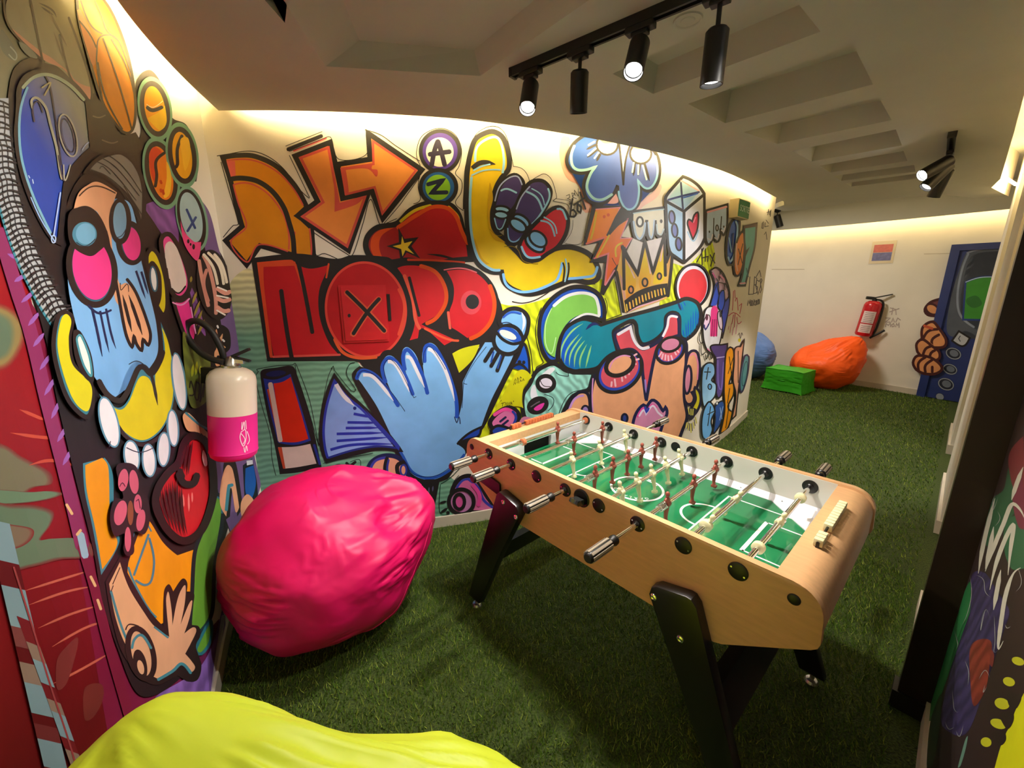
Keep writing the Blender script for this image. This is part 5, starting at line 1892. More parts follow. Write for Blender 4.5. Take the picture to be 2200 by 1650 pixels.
# right ear and earring
m.shape('1290,690 1340,625 1405,645 1432,790 1420,980 1385,1080 1340,1115* 1368,1180 1345,1240 1290,1252 1250,1180 1255,900', PEACH, 32, oc=(30, 28, 56))
m.line('1320,680 1370,660 1410,760 1405,960', 18, (226, 130, 160)); m.ell(1292, 965, 42, 165, (210, 130, 152), 28, 4, oc=(30, 28, 50))
m.shape('1378,1055 1430,1110 1445,1220 1405,1330 1340,1400 1290,1400* 1330,1310 1385,1200 1372,1110', (222, 206, 40), 30, oc=(34, 32, 56)); m.fill('1290,1400* 1330,1300 1400,1320 1360,1420 1310,1440', (50, 46, 56))
m.lines('1300,1300 1310,1370 | 1330,1310 1330,1380 | 1355,1310 1350,1380 | 1270,1530 1285,1470 | 1310,1560 1315,1480 | 1345,1590 1340,1490 | 1380,1540 1370,1470 | 1410,1480 1395,1410', 14, (214, 200, 90)); m.lines('1285,1540 1300,1470 | 1325,1570 1330,1480 | 1360,1570 1352,1480 | 1392,1510 1382,1440', 8, (60, 54, 50))

# little big-haired figure, tags and bubble letters at the right end
m.f = 'N'
m.shape('345,90* 400,62 460,115 510,250 512,380 482,550 450,690* 440,560 430,440 350,400 325,440* 385,250', (234, 196, 214), 14)
m.fill('385,225* 415,190 415,300 395,395 345,395*', (52, 84, 196)); m.fill('420,300 465,260 470,380 440,440* 415,400', (52, 84, 196)); m.fill('475,360 508,330 505,420 480,540 455,640* 450,480', (62, 80, 190))
m.lines('350,95 380,130 415,190 | 440,90 420,180 | 420,300 410,200 480,210 | 475,260 470,200 500,240 | 345,395 390,240 415,200 420,300 | 415,390 430,290 465,262 470,380 440,450 | 480,360 510,320', 7, BK)
m.line('365,110 390,150', 14, (236, 120, 180)); m.line('430,130 470,170', 14, (236, 150, 190))
m.shape('300,440 345,405 420,430 452,560 430,720 385,805 330,805 290,720 278,570', (232, 226, 228), 12)
m.fill('352,430 378,398 410,430 405,670* 342,670* 345,520', (230, 58, 134)); m.lines('365,520 355,670 | 380,520 375,675 | 395,520 400,670', 6, (110, 20, 60))
m.ell(312, 540, 26, 62, (238, 200, 216), 8, 15); m.ell(312, 500, 12, 30, (90, 40, 60)); m.ell(430, 530, 20, 82, (240, 214, 226), 8, -8); m.ell(432, 470, 9, 34, (70, 70, 70))
m.line('290,570 300,610 330,560', 12, (50, 50, 110)); m.line('320,780 350,800 385,780', 10, (226, 120, 160))
m.lines('275,600 245,680 260,730 285,720 | 262,740 265,830 300,810 | 300,830 310,870 335,820 350,870 370,830 | 400,810 400,840 440,760', 7, BK)
m.lines('560,270 550,440 | 570,260 575,330 | 575,360 590,330 600,440 | 610,400 632,380 615,470 | 515,490 560,460 600,480 620,500 | 545,560 560,480 | 575,470 565,590 | 590,500 600,560 630,540', 6, (196, 40, 84))
m.lines('520,580 512,610 | 540,560 528,640 | 560,590 548,660 | 590,570 580,650', 5, (222, 120, 160))
m.lines('600,660 610,640 620,690 630,640 | 640,660 635,640', 5, BK); m.ell(612, 705, 12, 16, (222, 206, 20))
m.shape('345,760 440,745* 495,735* 480,1000 450,1170 412,1215 388,1120 392,860*', (80, 60, 120), 14); m.line('410,880 415,1100 440,1140 460,900', 10, (120, 100, 170)); m.line('400,860 470,850', 10, (190, 170, 210))
m.shape('275,960 320,905 375,920 385,1000 355,1060 395,1095 388,1190 340,1250 285,1290 265,1150', SKY, 14, c2=(160, 200, 220), g='300,950 360,1250'); m.lines('290,985 345,985 | 325,945 308,1050', 9, BK); m.ell(338, 1115, 16, 24, (90, 150, 200), 9)
m.shape('480,820 520,765 550,800 545,960 510,1090 545,1080 550,1180 500,1290 540,1340* 500,1480 430,1530* 470,1330 465,1130', (236, 150, 20), 14); m.lines('500,1000 545,860 | 510,850 530,1000 | 515,1130 495,1260 | 510,1280 480,1480', 7, BK)
m.shape('560,780 610,760* 645,695* 600,1080 570,1370* 530,1410* 570,1200 545,1060 555,900', (226, 158, 120), 12); m.line('590,800 590,1080', 7, BK)
m.shape('650,840 685,850 678,980 650,1100 620,1165 605,1100 615,980', (86, 146, 150), 14, oc=(60, 50, 80)); m.ell(648, 1000, 20, 110, None, 6, 8, oc=(30, 70, 80))
m.shape('385,1290 450,1240 470,1300 440,1430 400,1500 365,1540* 385,1400', (40, 76, 140), 12); m.lines('430,1300 445,1400 | 455,1290 425,1410', 6, (150, 180, 220)); m.ell(402, 1262, 10, 14, (236, 230, 220), 6)
m.shape('285,1320 330,1248 370,1285 385,1340* 350,1420 362,1500 320,1580 275,1560 265,1440', (104, 162, 206), 14); m.lines('345,1290 320,1460 | 318,1360 380,1330', 8, BK)

# big blue hand
m.f = 'G'
m.fill('-420,300 -360,190* -250,200 -150,60 -40,60* 60,-30* 240,-60 400,20 480,200* 560,220* 700,20* 850,-180 1000,-150* 1060,40 940,320* 760,700* 560,1000* 420,1190* 240,1230 60,1180* -70,900*', BK)
HAND = '-390,270 -340,215 -240,250 -130,360 -5,570* -110,350 -160,190 -125,105 -60,110 15,210 118,475* 50,250 15,110 30,35 80,30 150,120 245,455* 200,190 200,50 255,-15 330,30 430,240 500,470 508,670* 545,510 552,330* 640,160 750,-20* 960,-20* 1010,60 900,300 800,500 715,730* 500,880* 575,960 480,1090 340,1180 220,1195 90,1130 0,960 -60,850 -200,560 -330,360'
m.fill(HAND, SKY, c2=(112, 162, 210), g='100,300 250,1150')
for q in ('-385,300 -340,230 -240,260 -140,360 -20,540', '-130,330 -160,200 -110,120 -40,150 40,270 110,440', '40,220 25,100 60,45 120,110 190,260 240,430', '215,150 220,30 265,5 330,60 420,240 490,470 500,640'):
    m.line(q, 34, (30, 76, 170))
for q in ('-330,270 -250,280 -160,370 -60,500', '-110,150 -50,170 20,280 80,420', '50,110 90,120 150,240 215,380', '245,40 300,70 390,210 450,380 480,500'):
    m.line(q, 30, (226, 222, 220), taper='e')
m.lines('-380,290 -330,230 -220,275 -80,420 20,560 40,590 | -130,300 -145,180 -90,130 0,230 120,470 140,460 | 200,180 215,60 270,20 400,220', 5, (16, 26, 60))
m.line('-60,850 20,980 100,1120 220,1180 340,1165 470,1085 565,975', 24, (34, 80, 164))
m.lines('-60,880 30,1030 110,1140 230,1170 340,1150 460,1070 | 760,20 640,180 560,335 590,350 | 560,340 545,560', 5, (16, 26, 60))
m.line('480,640 500,690 520,640 530,700', 8, NV)
# yellow patch
m.fill('460,80* 560,30 700,0* 640,130 520,250*', (206, 204, 24))
# finger with an eye
m.f = 'E'
m.shape('975,800 1005,705 1090,655 1190,670 1255,750 1245,880 1205,960* 1100,880*', SKY, 40); m.line('1010,740 1090,690 1180,705', 18, (36, 82, 176)); m.line('1190,690 1215,780 1195,880', 26, (226, 226, 230), taper='te')
m.line('985,800 1060,790 1140,840 1190,880', 6, NV)
m.ell(1055, 960, 140, 140, SKY, 38); m.fill('935,900 1000,840 1100,850 1180,930 1170,990 1080,970 990,910', (28, 78, 172)); m.ell(1055, 912, 90, 36, (230, 232, 214), 0, 24); m.line('945,890 1010,960 1100,1000 1185,985', 30, BK)
m.lines('905,1050 830,1170 | 960,1095 890,1220 | 1010,1110 950,1265', 38, BK, taper=None); m.lines('915,1080 890,1180 | 990,1120 955,1240', 16, (28, 70, 150))
# blue leaf with dots, yellow lobe with writing
m.shape('1212,1000 1155,1120 1090,1235* 1180,1200 1265,1290* 1258,1130', (24, 84, 186), 24); m.ell(1168, 1178, 18, 18, BK); m.ell(1210, 1182, 16, 18, BK)
m.f = 'G'
m.fill('820,610* 900,450 980,310 1050,225 1110,230 1160,285* 1090,380 1075,480 1085,560* 1000,545', (206, 200, 20))
m.lines('1005,325 1015,300 1020,320 | 1030,315 1035,290 1045,310 | 1055,300 1060,285 1070,295 | 1000,355 1005,330 1015,350 1020,325 | 1030,340 1040,315 1045,340 | 1055,330 1060,310 1070,325 | 1078,320 1085,300 1092,318', 5, (50, 46, 16), sharp=True)
m.lines('885,500 892,490 | 890,520 925,510 | 905,515 900,545 | 925,535 932,510 940,535 | 945,510 950,535 960,510 965,535 | 972,505 975,530 | 985,505 980,520 990,525 | 998,495 1000,505', 5, (50, 46, 16), sharp=True)
# pink eye behind the table end
m.shape('790,690 860,600 960,555 1035,600 1040,680 980,740 850,760', (216, 112, 158), 40); m.line('830,620 930,570 1010,610', 30, (232, 74, 146)); m.line('990,590 1020,640 990,720', 22, (40, 60, 150))
m.lines('880,680 930,640 | 900,710 950,670', 20, NV); m.shape('800,760 860,715 960,745 880,790 830,800', (36, 66, 156), 24)
m.shape('500,880* 600,790 715,730* 690,810 590,840', (30, 66, 160), 20); m.fill('1020,760* 1080,640 1180,650 1280,640* 1250,700* 1100,760*', (196, 120, 150))

# lipstick
m.f = 'F'
m.fill('165,290 180,225 300,205 440,190 485,260 600,620 705,1085* 520,1130 335,1150* 290,900 220,600', BK)
m.fill('190,300* 300,310 430,260* 520,540 610,850* 470,890 320,870* 240,560', (34, 48, 128)); m.ell(300, 258, 90, 26, (24, 30, 76), 0, -6)
m.fill('280,345* 360,330 432,288* 510,560 588,835* 480,865 350,862*', (206, 38, 14)); m.fill('222,400* 262,400 345,860* 325,850*', (190, 66, 36)); m.line('252,350 300,620 340,850', 42, (206, 176, 156))
m.fill('320,910* 470,905 605,880* 660,1055* 500,1085 375,1100*', (214, 186, 168)); m.fill('318,912* 352,908* 385,1098* 365,1100*', (190, 70, 40)); m.line('640,890 690,1060', 22, (34, 48, 128))
m.lines('130,225 145,240 120,290 170,520 250,800 265,1000 300,1160 | 130,220 300,190 450,180 470,165 490,200 600,500 680,880 690,760 700,600 760,300 800,210 | 470,180 500,330 570,520 680,900', 6, (24, 34, 30))
# blue horn
m.shape('822,290* 930,430 1050,540 1200,690 1395,930* 1200,915 1000,960 760,1025* 722,930 705,800 725,600 765,430', (118, 152, 206), 44, c2=(136, 160, 212), g='800,500 1000,950')
m.line('760,1000 735,900 725,750 750,550 820,320* 930,460 1060,570 1200,720 1330,860', 22, (38, 52, 150)); m.line('770,1000 1000,930 1200,900 1370,915', 18, (32, 44, 120))
m.lines('990,612 1150,642 | 935,688 1200,692 | 920,738 1220,735 | 840,790 1260,780 | 840,852 1300,820 | 785,930 1000,885 1350,880', 24, (36, 48, 150), taper='e'); m.line('835,350 900,450 995,540', 36, (214, 208, 208), taper='e'); m.ell(1000, 563, 15, 15, (28, 40, 110))
m.fill('1080,560* 1200,680* 1400,900* 1390,940*', (40, 54, 150))
m.lines('790,215 810,190 820,225 970,410 1010,400 930,270 950,180 1000,160 | 720,1050 900,1010 1160,960 | 800,1085 860,1060 900,1090 | 960,1040 1040,1020 1050,1080', 6, (24, 40, 34))
m.lines('925,1050 990,1110 | 1005,1040 930,1100', 24, BK)
# shell at the foot of the wall
m.shape('1110,1180 1140,1050 1250,985 1380,1000 1460,1100 1480,1300* 1130,1300*', (226, 154, 118), 40, oc=NV); m.line('1130,1120 1180,1030 1270,1000', 24, (60, 60, 150)); m.line('1285,1005 1270,1130 1340,1260', 34, BK); m.line('1300,1020 1290,1130 1350,1230', 18, (50, 56, 140)); m.line('1430,1040 1375,1075 1395,1170 1470,1210', 36, BK); m.ell(1430, 1110, 26, 46, (226, 154, 118), 16, 0, oc=(50, 56, 140))
m.f = 'G'
m.fill('130,1195* 350,1190* 330,1300 285,1530* 262,1530* 225,1330 190,1420* 150,1300', BK)
m.lines('255,1260 250,1330 | 290,1250 285,1300 | 170,1260 180,1330', 12, (90, 90, 120), taper='te')
m.lines('360,1230 440,1180 530,1090 | 355,1240 350,1480 430,1500 | 440,1420 460,1250 520,1160 | 230,1280 260,1520', 6, (20, 60, 50))
m.line('345,1405 410,1385', 20, BK, taper='te'); m.line('355,1490 420,1445', 24, BK, taper='te'); m.ell(422, 1488, 16, 16, BK)
m.shape('478,1440 455,1310 520,1195 620,1165 700,1230 770,1350 850,1450* 830,1480* 520,1485', (216, 104, 152), 38); m.line('600,1190 690,1270 740,1380 830,1450', 24, (60, 60, 160)); m.line('500,1270 560,1200 640,1200', 20, (60, 70, 170))
m.ell(540, 1390, 110, 110, (208, 130, 176), 34); m.ell(522, 1390, 46, 66, (226, 90, 156), 30); m.line('640,1240 700,1330 690,1420', 34, (232, 70, 146))
m.build('mural', wall_back)

# door of the meter cupboard inside the letter O, painted over
qs = [S_BACK.px(x, y) for x, y in ((726, 611), (830, 614), (835, 733), (740, 736))]
pu0 = (qs[0][0] + qs[3][0]) / 2; pu1 = (qs[1][0] + qs[2][0]) / 2; pz0 = (qs[2][1] + qs[3][1]) / 2; pz1 = (qs[0][1] + qs[1][1]) / 2
panel = thing('cupboard_door', 'red painted square meter cupboard door with a black cross in the letter O', 'cupboard door')
M_DOORRED = mat('red_painted_metal', tuple(list(m.col((190, 22, 32))) + [1]), 0.4, noise_amt=0.1, noise_scale=10)
M_SLOT = mat('dark_gap', srgb(20, 12, 12), 0.8, noise_amt=0.1)
wall_box(S_BACK, pu0, pu1, pz0, pz1, 0.004, 0.016, nseg=6).build('door_frame', M_DOORRED, panel, smooth=0)
wall_box(S_BACK, pu0 + 0.012, pu1 - 0.012, pz0 + 0.012, pz1 - 0.012, 0.016, 0.024, nseg=6).build('door_leaf', M_DOORRED, panel, smooth=0)
wall_box(S_BACK, pu1 + 0.003, pu1 + 0.02, pz0 + 0.12, pz0 + 0.27, 0.004, 0.014).build('latch', M_SLOT, panel, smooth=0)
mp_ = Mural(S_BACK, K_BACK, base=0.0245)
mp_.f = 'D'
mp_.line('1045,425 1200,570 1360,748', 52, (206, 82, 52)); mp_.line('1315,480 1210,600 1095,775', 52, (206, 82, 52))
mp_.line('1045,420 1200,575 1360,748', 32, BK); mp_.line('1315,478 1210,600 1100,770', 32, BK); mp_.ell(1065, 618, 13, 15, BK)
mp_.build('painted_cross', panel)
# ---- left wall: red sprayed part near the viewer, then the big painted head
m = Mural(S_LEFT, (1.0, 1.08, 1.22))
DK = (38, 28, 26); TEA = (62, 128, 138); LTEAL = (150, 176, 150)
m.f = 'P'
m.fill('-260,120* 0,400* 30,520 60,620 110,850 180,1130 240,1380 290,1560* 330,1750* -300,1900*', (150, 12, 22), c2=(98, 7, 13), g='0,700 150,1550')  # red darkens downwards, the dim light low on this wall put into the colour
m.fill('-260,-300* 200,-250* 215,0* 235,180* 200,300 110,240 60,250 10,420* -260,460*', (150, 138, 92), c2=(120, 112, 84), g='150,0 0,400')
m.fill('60,640* 230,1000 330,1480* 470,1330* 478,1500* 470,1640* 250,1700* 200,1400 130,1000', (120, 16, 48), c2=(96, 30, 70), g='200,1300 450,1500')
# blurred sprayed blobs on the red
m.soft('-80,650 0,660 40,690 44,730 20,775 -10,790 -80,790', (142, 120, 70), (140, 12, 22), 5, 0.14); m.soft('-80,668 0,678 22,705 18,745 -5,770 -80,775', (92, 110, 84), (142, 120, 70), 5, 0.14)
m.soft('-80,950 0,960 40,985 95,1015 100,1040 60,1050 20,1090 30,1120 0,1130 -80,1120', (112, 104, 78), (122, 30, 30), 5, 0.10); m.soft('-80,1050 20,1055 60,1058 100,1056 124,1062 90,1074 20,1082 -80,1080', (98, 122, 92), (122, 30, 30), 5, 0.10)
m.soft('-80,1088 20,1090 70,1092 105,1105 100,1130 80,1160 110,1158 160,1158 185,1175 180,1196 120,1200 60,1215 -80,1240', (92, 112, 86), (122, 30, 30), 5, 0.10)
m.soft('-80,1120 20,1130 60,1140 50,1165 10,1180 -80,1180', (118, 98, 76), (122, 30, 30), 5, 0.10)
m.lines('50,1270 130,1245 195,1225 | 60,1300 140,1272 200,1260 | 80,1350 150,1320 215,1300 | 110,1390 180,1350 230,1335 | 110,1470 170,1440 240,1400', 5, (190, 92, 70), taper='te')
m.lines('40,880 100,905 | 20,930 90,940 140,940 | 60,1000 110,990 170,1005', 7, (190, 70, 50), taper='te')
m.fill('180,1480 215,1470 220,1500 200,1540 180,1545', (110, 40, 34)); m.fill('120,1420 140,1390 165,1370 160,1410 140,1470 120,1480', (118, 44, 40))
# magenta edge stripe
m.line('-6,500 30,620 62,720 95,860 128,990 150,1080 172,1175', 30, (136, 42, 86)); m.line('172,1175 200,1270 225,1370 262,1500 285,1580', 22, (116, 22, 50))
m.lines('10,545 45,560 | 25,605 50,590 | 40,650 70,625 | 55,700 80,670 | 66,745 90,715 | 80,795 105,760 | 90,850 115,810 | 105,900 125,860 | 118,950 140,915 | 130,1000 150,965', 9, (150, 90, 160), taper='te')
m.lines('168,1150 178,1195', 16, (150, 176, 190)); m.lines('138,1085 150,1105 | 160,1150 168,1140 | 190,1240 200,1260 | 205,1290 212,1310', 6, (226, 176, 120))
# pale blue and beige squares low on the left
RB = (104, 12, 18)
BL_, BE_, RD_ = (122, 146, 150), (138, 112, 94), (92, 10, 16)


def band(x0, y0, x1, y1, wd, cells):
    for t0, t1, c_ in cells:
        q = []
        for t, sd_ in ((t0, -1), (t0, 1), (t1, 1), (t1, -1)):
            q.append('%g,%g' % (x0 + (x1 - x0) * t + sd_ * wd / 2, y0 + (y1 - y0) * t + (6 if sd_ > 0 else -6)))
        m.fill(' '.join(t + '*' for t in q), c_)


band(-12, 1120, 118, 1670, 52, [(0.0, 1.0, RD_), (0.0, 0.16, BL_), (0.26, 0.42, BL_), (0.42, 0.50, (120, 60, 56)), (0.56, 0.64, BE_), (0.64, 0.76, BL_), (0.80, 0.86, (110, 40, 40)), (0.86, 0.97, BL_)])
band(44, 1330, 168, 1670, 30, [(0.0, 1.0, (112, 22, 28)), (0.16, 0.27, BE_), (0.27, 0.42, BL_), (0.52, 0.60, BE_), (0.60, 0.76, BL_), (0.84, 0.95, BE_)])
m.lines('22,1220 60,1340 100,1470 140,1590 160,1660', 4, (150, 60, 60))
# dark ground of the head
m.fill('0,395* 12,200 30,140 80,120 140,140 170,220* 225,200 258,300* 300,290 290,180 320,150 350,190 366,250 400,270 424,330 420,390* 400,400 440,470 438,530 470,540 498,620 490,730* 520,800* 545,960* 500,1100 475,1180 445,1300 405,1430 340,1490* 290,1490 250,1400 215,1290 195,1180 150,1000 115,850 100,760 70,650 30,540', DK, c2=(30, 24, 26), g='200,300 250,1400')
m.fill('405,420 445,450 470,540 500,640 515,780 540,950 560,1040* 540,1110* 500,1160* 460,1000 480,760 440,540', (112, 84, 128)); m.fill('310,440 375,440 385,560 420,640 440,720 420,690 380,560 330,480', (122, 72, 134), paint=2)
m.fill('430,1430 475,1310* 482,1350 452,1520* 395,1510* 330,1500', (120, 84, 150), paint=2); m.line('478,1325 462,1430 450,1530', 9, (196, 180, 186))
m.fill('-10,380 0,230 14,300 20,420 60,560 100,640 140,690* 118,690 70,640 20,540', (146, 146, 142))
cable = catmull([(-10, 210, 0), (-6, 300, 0), (12, 420, 0), (45, 530, 0), (92, 630, 0), (136, 700, 0)], False, 6.0)
CW = 25


def cab(i, o_):
    p = cable[i]; q = cable[min(i + 1, len(cable) - 1)]; r_ = cable[max(i - 1, 0)]
    dx, dy = q[0] - r_[0], q[1] - r_[1]
    L_ = math.hypot(dx, dy)
    return (p[0] - dy / L_ * o_, p[1] + dx / L_ * o_)


m.fill([cab(i, -CW) for i in range(len(cable))] + [cab(i, CW) for i in range(len(cable) - 1, -1, -1)], (168, 166, 160), closed_pts=True)
m.line([(*cab(i, CW), 0) for i in range(0, len(cable), 3)], 5, TEA, raw=True)
m.line([(*cab(i, -CW), 0) for i in range(0, len(cable), 3)], 6, (36, 34, 34), raw=True)
for o_ in (-12, 0, 11):
    m.line([(*cab(i, o_ + 2 * math.sin(i)), 0) for i in range(2, len(cable), 4)], 2.6, (44, 42, 42), raw=True)
for i in range(2, len(cable) - 2, 2):
    a_, b_, c_ = cab(i, CW), cab(max(i - 1, 0), 0), cab(i + 1 if i % 4 else i, -CW)
    m.line([(*a_, 0), (*b_, 0), (*c_, 0)], 4.2, (38, 36, 36), raw=True)
# grey-green upper figure
m.f = 'LA'
m.fill('40,-30* 475,-30* 490,130 560,480 575,610* 530,640* 470,540 360,430 250,385 60,190 20,60', (160, 148, 104), c2=(146, 136, 100), g='400,50 200,350')
m.fill('60,180* 250,330 330,380 480,520 580,560* 570,640* 470,560 430,460 260,380 80,230', (202, 142, 106)); m.lines('10,0 50,180 270,395 | 180,0 250,350 262,400 | 370,220 430,470 490,570 | 430,110 560,480 580,640', 14, (62, 54, 42))
m.lines('235,15 320,60 350,110 | 250,40 330,95', 12, (74, 64, 46), taper='te'); m.lines('300,60 420,300 | 330,200 410,420', 10, (120, 110, 80), taper='te')
m.fill('0,190 40,230 100,330 95,380 60,380 0,310', (112, 112, 88)); m.fill('105,265 170,300 225,370 170,360 120,310', (120, 120, 96)); m.lines('60,300 100,350 90,385 50,350', 8, (164, 164, 140))
# big blue shield
SH = '92,700 100,560 160,480 280,455 400,500 500,590 570,700 600,800 622,930* 560,970 470,1060 410,1160 390,1300 362,1560* 290,1500 180,1290 110,1080 80,880'
m.shape(SH, (150, 144, 116), 36, oc=(34, 28, 30), c2=(38, 68, 156), g='400,520 260,950')
m.line('300,1500 190,1270 120,1060 96,880 105,700 150,560', 16, (120, 170, 180)); m.line('120,560 200,490 300,480 420,540 520,640', 22, (160, 168, 128))
m.line('320,1520 365,1240', 10, (170, 190, 226)); m.line('330,1560 240,1420 170,1270', 8, (150, 180, 220)); m.ell(318, 1540, 14, 24, None, 7, 0, oc=(180, 200, 230))
m.line('182,690 178,640 215,628 270,690 300,800 340,950 360,1080 375,1150', 16, (168, 160, 128)); m.lines('195,780 185,680 220,650 250,720 | 350,1000 375,1130 385,1160 | 270,490 300,560 330,740 372,1060', 9, (66, 60, 70))
m.ell(415, 870, 52, 140, None, 10, -14, oc=(170, 160, 134)); m.ell(415, 870, 36, 112, None, 6, -14, oc=(70, 64, 76)); m.lines('245,560 300,530 260,610', 10, (180, 164, 110)); m.line('510,965 545,920 605,905', 8, (170, 176, 190)); m.lines('165,1130 172,1145 | 190,1155 195,1180', 6, (210, 220, 236))
m.lines('385,1060 395,1160 430,1060', 8, (190, 180, 150))
# black gap, basketball
m.fill('530,655* 620,640 700,760 760,860 860,850* 900,960 800,1010 640,990 560,960*', (46, 38, 32)); m.lines('580,745 620,755 660,740 | 640,900 700,920 740,910', 9, (110, 98, 80))
m.fill('475,-30* 630,-30* 700,70 770,230 825,420 858,650 850,800 815,855 755,830 640,650 540,320 490,130', (230, 140, 22), c2=(222, 134, 14), g='550,50 800,800'); m.line('630,-30 700,70 770,230 825,420 858,650 850,800 815,855 755,830 640,650 540,320 490,130 475,-30', 18, (52, 40, 28))
m.fill('600,0* 640,5* 720,130 755,260* 690,200 640,90', (240, 206, 20)); m.fill('475,60* 500,60 600,300 580,420 520,250', (232, 150, 90))
m.lines('490,130 560,220 600,300 | 500,0 560,150 640,215 | 590,0 640,110 668,190 755,265 | 605,320 615,250 660,222 740,250 830,470 | 605,320 605,430 640,640 | 645,245 720,450 780,640 832,830 | 610,400 660,620 770,830 | 700,250 800,430 850,610', 10, (62, 44, 22))
# small balls
for cx, cy, rx, ry, rot, c in ((985, 700, 66, 148, -10, (232, 150, 26)), (1025, 1115, 72, 176, -12, (222, 118, 20)), (1162, 1000, 62, 152, -8, (232, 160, 22))):
    m.ell(cx, cy, rx + 44, ry + 62, (106, 148, 112), 0, rot); m.ell(cx, cy, rx + 30, ry + 34, DK, 0, rot); m.ell(cx, cy, rx, ry, c, 0, rot)
m.fill('935,760* 1010,720 1050,680* 1060,790 1020,838 970,800', (236, 182, 30)); m.line('935,690 970,710 1030,690', 24, DK); m.line('930,670 975,690 1035,650', 5, (246, 220, 180))
m.fill('945,1000 980,945 1030,980* 985,1080 1000,1200* 960,1130', (206, 60, 20)); m.line('1045,985 990,1040 995,1130 985,1200', 20, DK); m.fill('1060,1040 1090,1130 1080,1250 1040,1270 1060,1150', (240, 180, 40)); m.lines('1020,1165 1025,1180 | 1035,1225 1040,1250 | 1020,1220 1024,1235', 16, (196, 60, 10))
m.line('1160,875 1130,960 1130,1060 1110,1080', 22, DK); m.fill('1150,900 1200,890 1215,1000 1180,1100 1160,1000', (240, 180, 40))
# crossed ball
m.ell(1225, 1410, 100, 215, (110, 150, 120), 0, -12); m.ell(1222, 1410, 88, 195, DK, 0, -12); m.ell(1220, 1400, 68, 164, (156, 178, 174), 0, -12)
m.fill('1150,1420* 1180,1500 1240,1560* 1285,1560* 1275,1640 1255,1680 1200,1620 1165,1540', (226, 66, 120)); m.lines('1190,1350 1245,1470 | 1250,1400 1195,1490', 16, (40, 62, 112)); m.ell(1200, 1555, 8, 14, DK); m.ell(1235, 1590, 9, 18, DK); m.ell(1215, 1575, 6, 9, DK)
# grey cap
m.fill('400,1350* 440,1230 510,1130 600,1130 720,1200 840,1330 880,1480* 800,1560* 600,1330*', DK)
m.shape('530,1105* 600,1030 690,990 770,985 850,1050 905,1180 912,1350 892,1480* 850,1330 760,1220 640,1130', (118, 110, 96), 26, oc=DK)
m.lines('600,1040 700,1100 860,1290 | 640,1020 740,1090 880,1260 | 680,1000 780,1080 895,1240 | 560,1090 700,1160 850,1330 | 620,1085 640,1070 690,1120 | 730,1180 880,1420 | 780,1200 895,1380', 6, (56, 50, 44))
# face
m.f = 'P'
m.fill('132,600 148,690 182,795 215,838 240,852 262,800 285,778 312,802* 337,760 335,700 322,640 302,560 285,480 262,430 190,440 140,520', (128, 178, 216), c2=(116, 168, 214), g='200,560 250,830')
m.line('312,802* 337,760 335,700 322,640 302,560 292,500', 13, DK)
m.fill('146,448* 156,415 175,398 200,390 242,413* 232,450 230,520 240,600 250,660* 236,640 222,540 205,470 190,450', (226, 160, 114)); m.line('158,420 180,402 205,400 238,414', 3, (70, 46, 36))
m.f = 'LB'
m.fill('650,0* 690,-60 690,100 740,330 790,325 860,410 935,640 930,720 890,680* 885,755 850,720 830,665* 822,735 780,650 735,420 700,250', (226, 160, 114))
m.line('650,-10 690,180 735,420 780,650 822,738 834,670 852,720 886,760 895,690 930,725 942,640 860,410 790,300', 20, DK)
m.lines('760,400 790,520 820,640 | 800,400 850,540 890,660', 22, DK, taper='te'); m.lines('745,325 750,370 790,330 800,380', 5, (60, 40, 34))
# eyes
m.ell(555, 235, 150, 232, (48, 96, 112), 40, -10, oc=DK); m.ell(555, 230, 128, 204, (236, 56, 130), 0, -10)
m.fill('400,-120 470,-165 570,-130 630,-40 650,60 600,120* 540,150 450,110 400,40', DK); m.ell(505, 8, 82, 80, (72, 132, 150), 0, 0); m.ell(512, 5, 66, 68, (112, 164, 186), 0, 0); m.line('450,60 510,85 575,40', 6, (30, 40, 50))
m.ell(815, 65, 80, 128, (48, 96, 112), 34, -8, oc=DK); m.ell(820, 70, 60, 108, (236, 58, 132), 0, -8)
m.ell(745, -75, 74, 150, DK, 0, 0); m.ell(742, -80, 44, 118, (120, 160, 180), 0, 0); m.line('705,30 750,20 785,-30', 6, (40, 50, 60))
m.fill('400,-95* 430,-150 520,-175 600,-120 660,0 680,120* 620,-30 540,-110 460,-110', DK)
m.lines('555,490 590,640 622,800 | 610,505 640,650 670,775 | 650,490 680,640 715,750 | 850,245 880,330 912,425 | 885,250 930,395', 15, NV, taper='e'); m.lines('530,470 600,520 680,500', 14, NV)
# beak
m.fill('600,1040* 680,1110 740,1130 800,1070 850,930 890,880 940,910 985,1090* 955,900 985,860 1030,790 1010,560* 1065,700 1100,900 1095,1100 1020,1270 900,1352 780,1310 690,1200', (54, 120, 134))
m.fill('655,1095* 740,1145 800,1090 860,950 900,925 945,960 990,1115* 975,920 1010,860 1040,770 1020,610* 1065,720 1092,900 1085,1100 1015,1260 900,1340 785,1300 700,1190', (222, 200, 20), c2=(214, 190, 10), g='1000,700 900,1300')
m.line('600,960 660,1050 740,1085 800,1010 860,880 900,868 950,910 1000,840 1025,770', 36, DK); m.line('940,900 960,960 990,1115', 20, DK, taper='e')
m.line('630,1060 690,1190 780,1320 900,1370 1030,1290 1105,1110 1115,900 1070,690 1010,540', 26, DK); m.line('800,850 860,830 930,880', 6, (40, 44, 60))
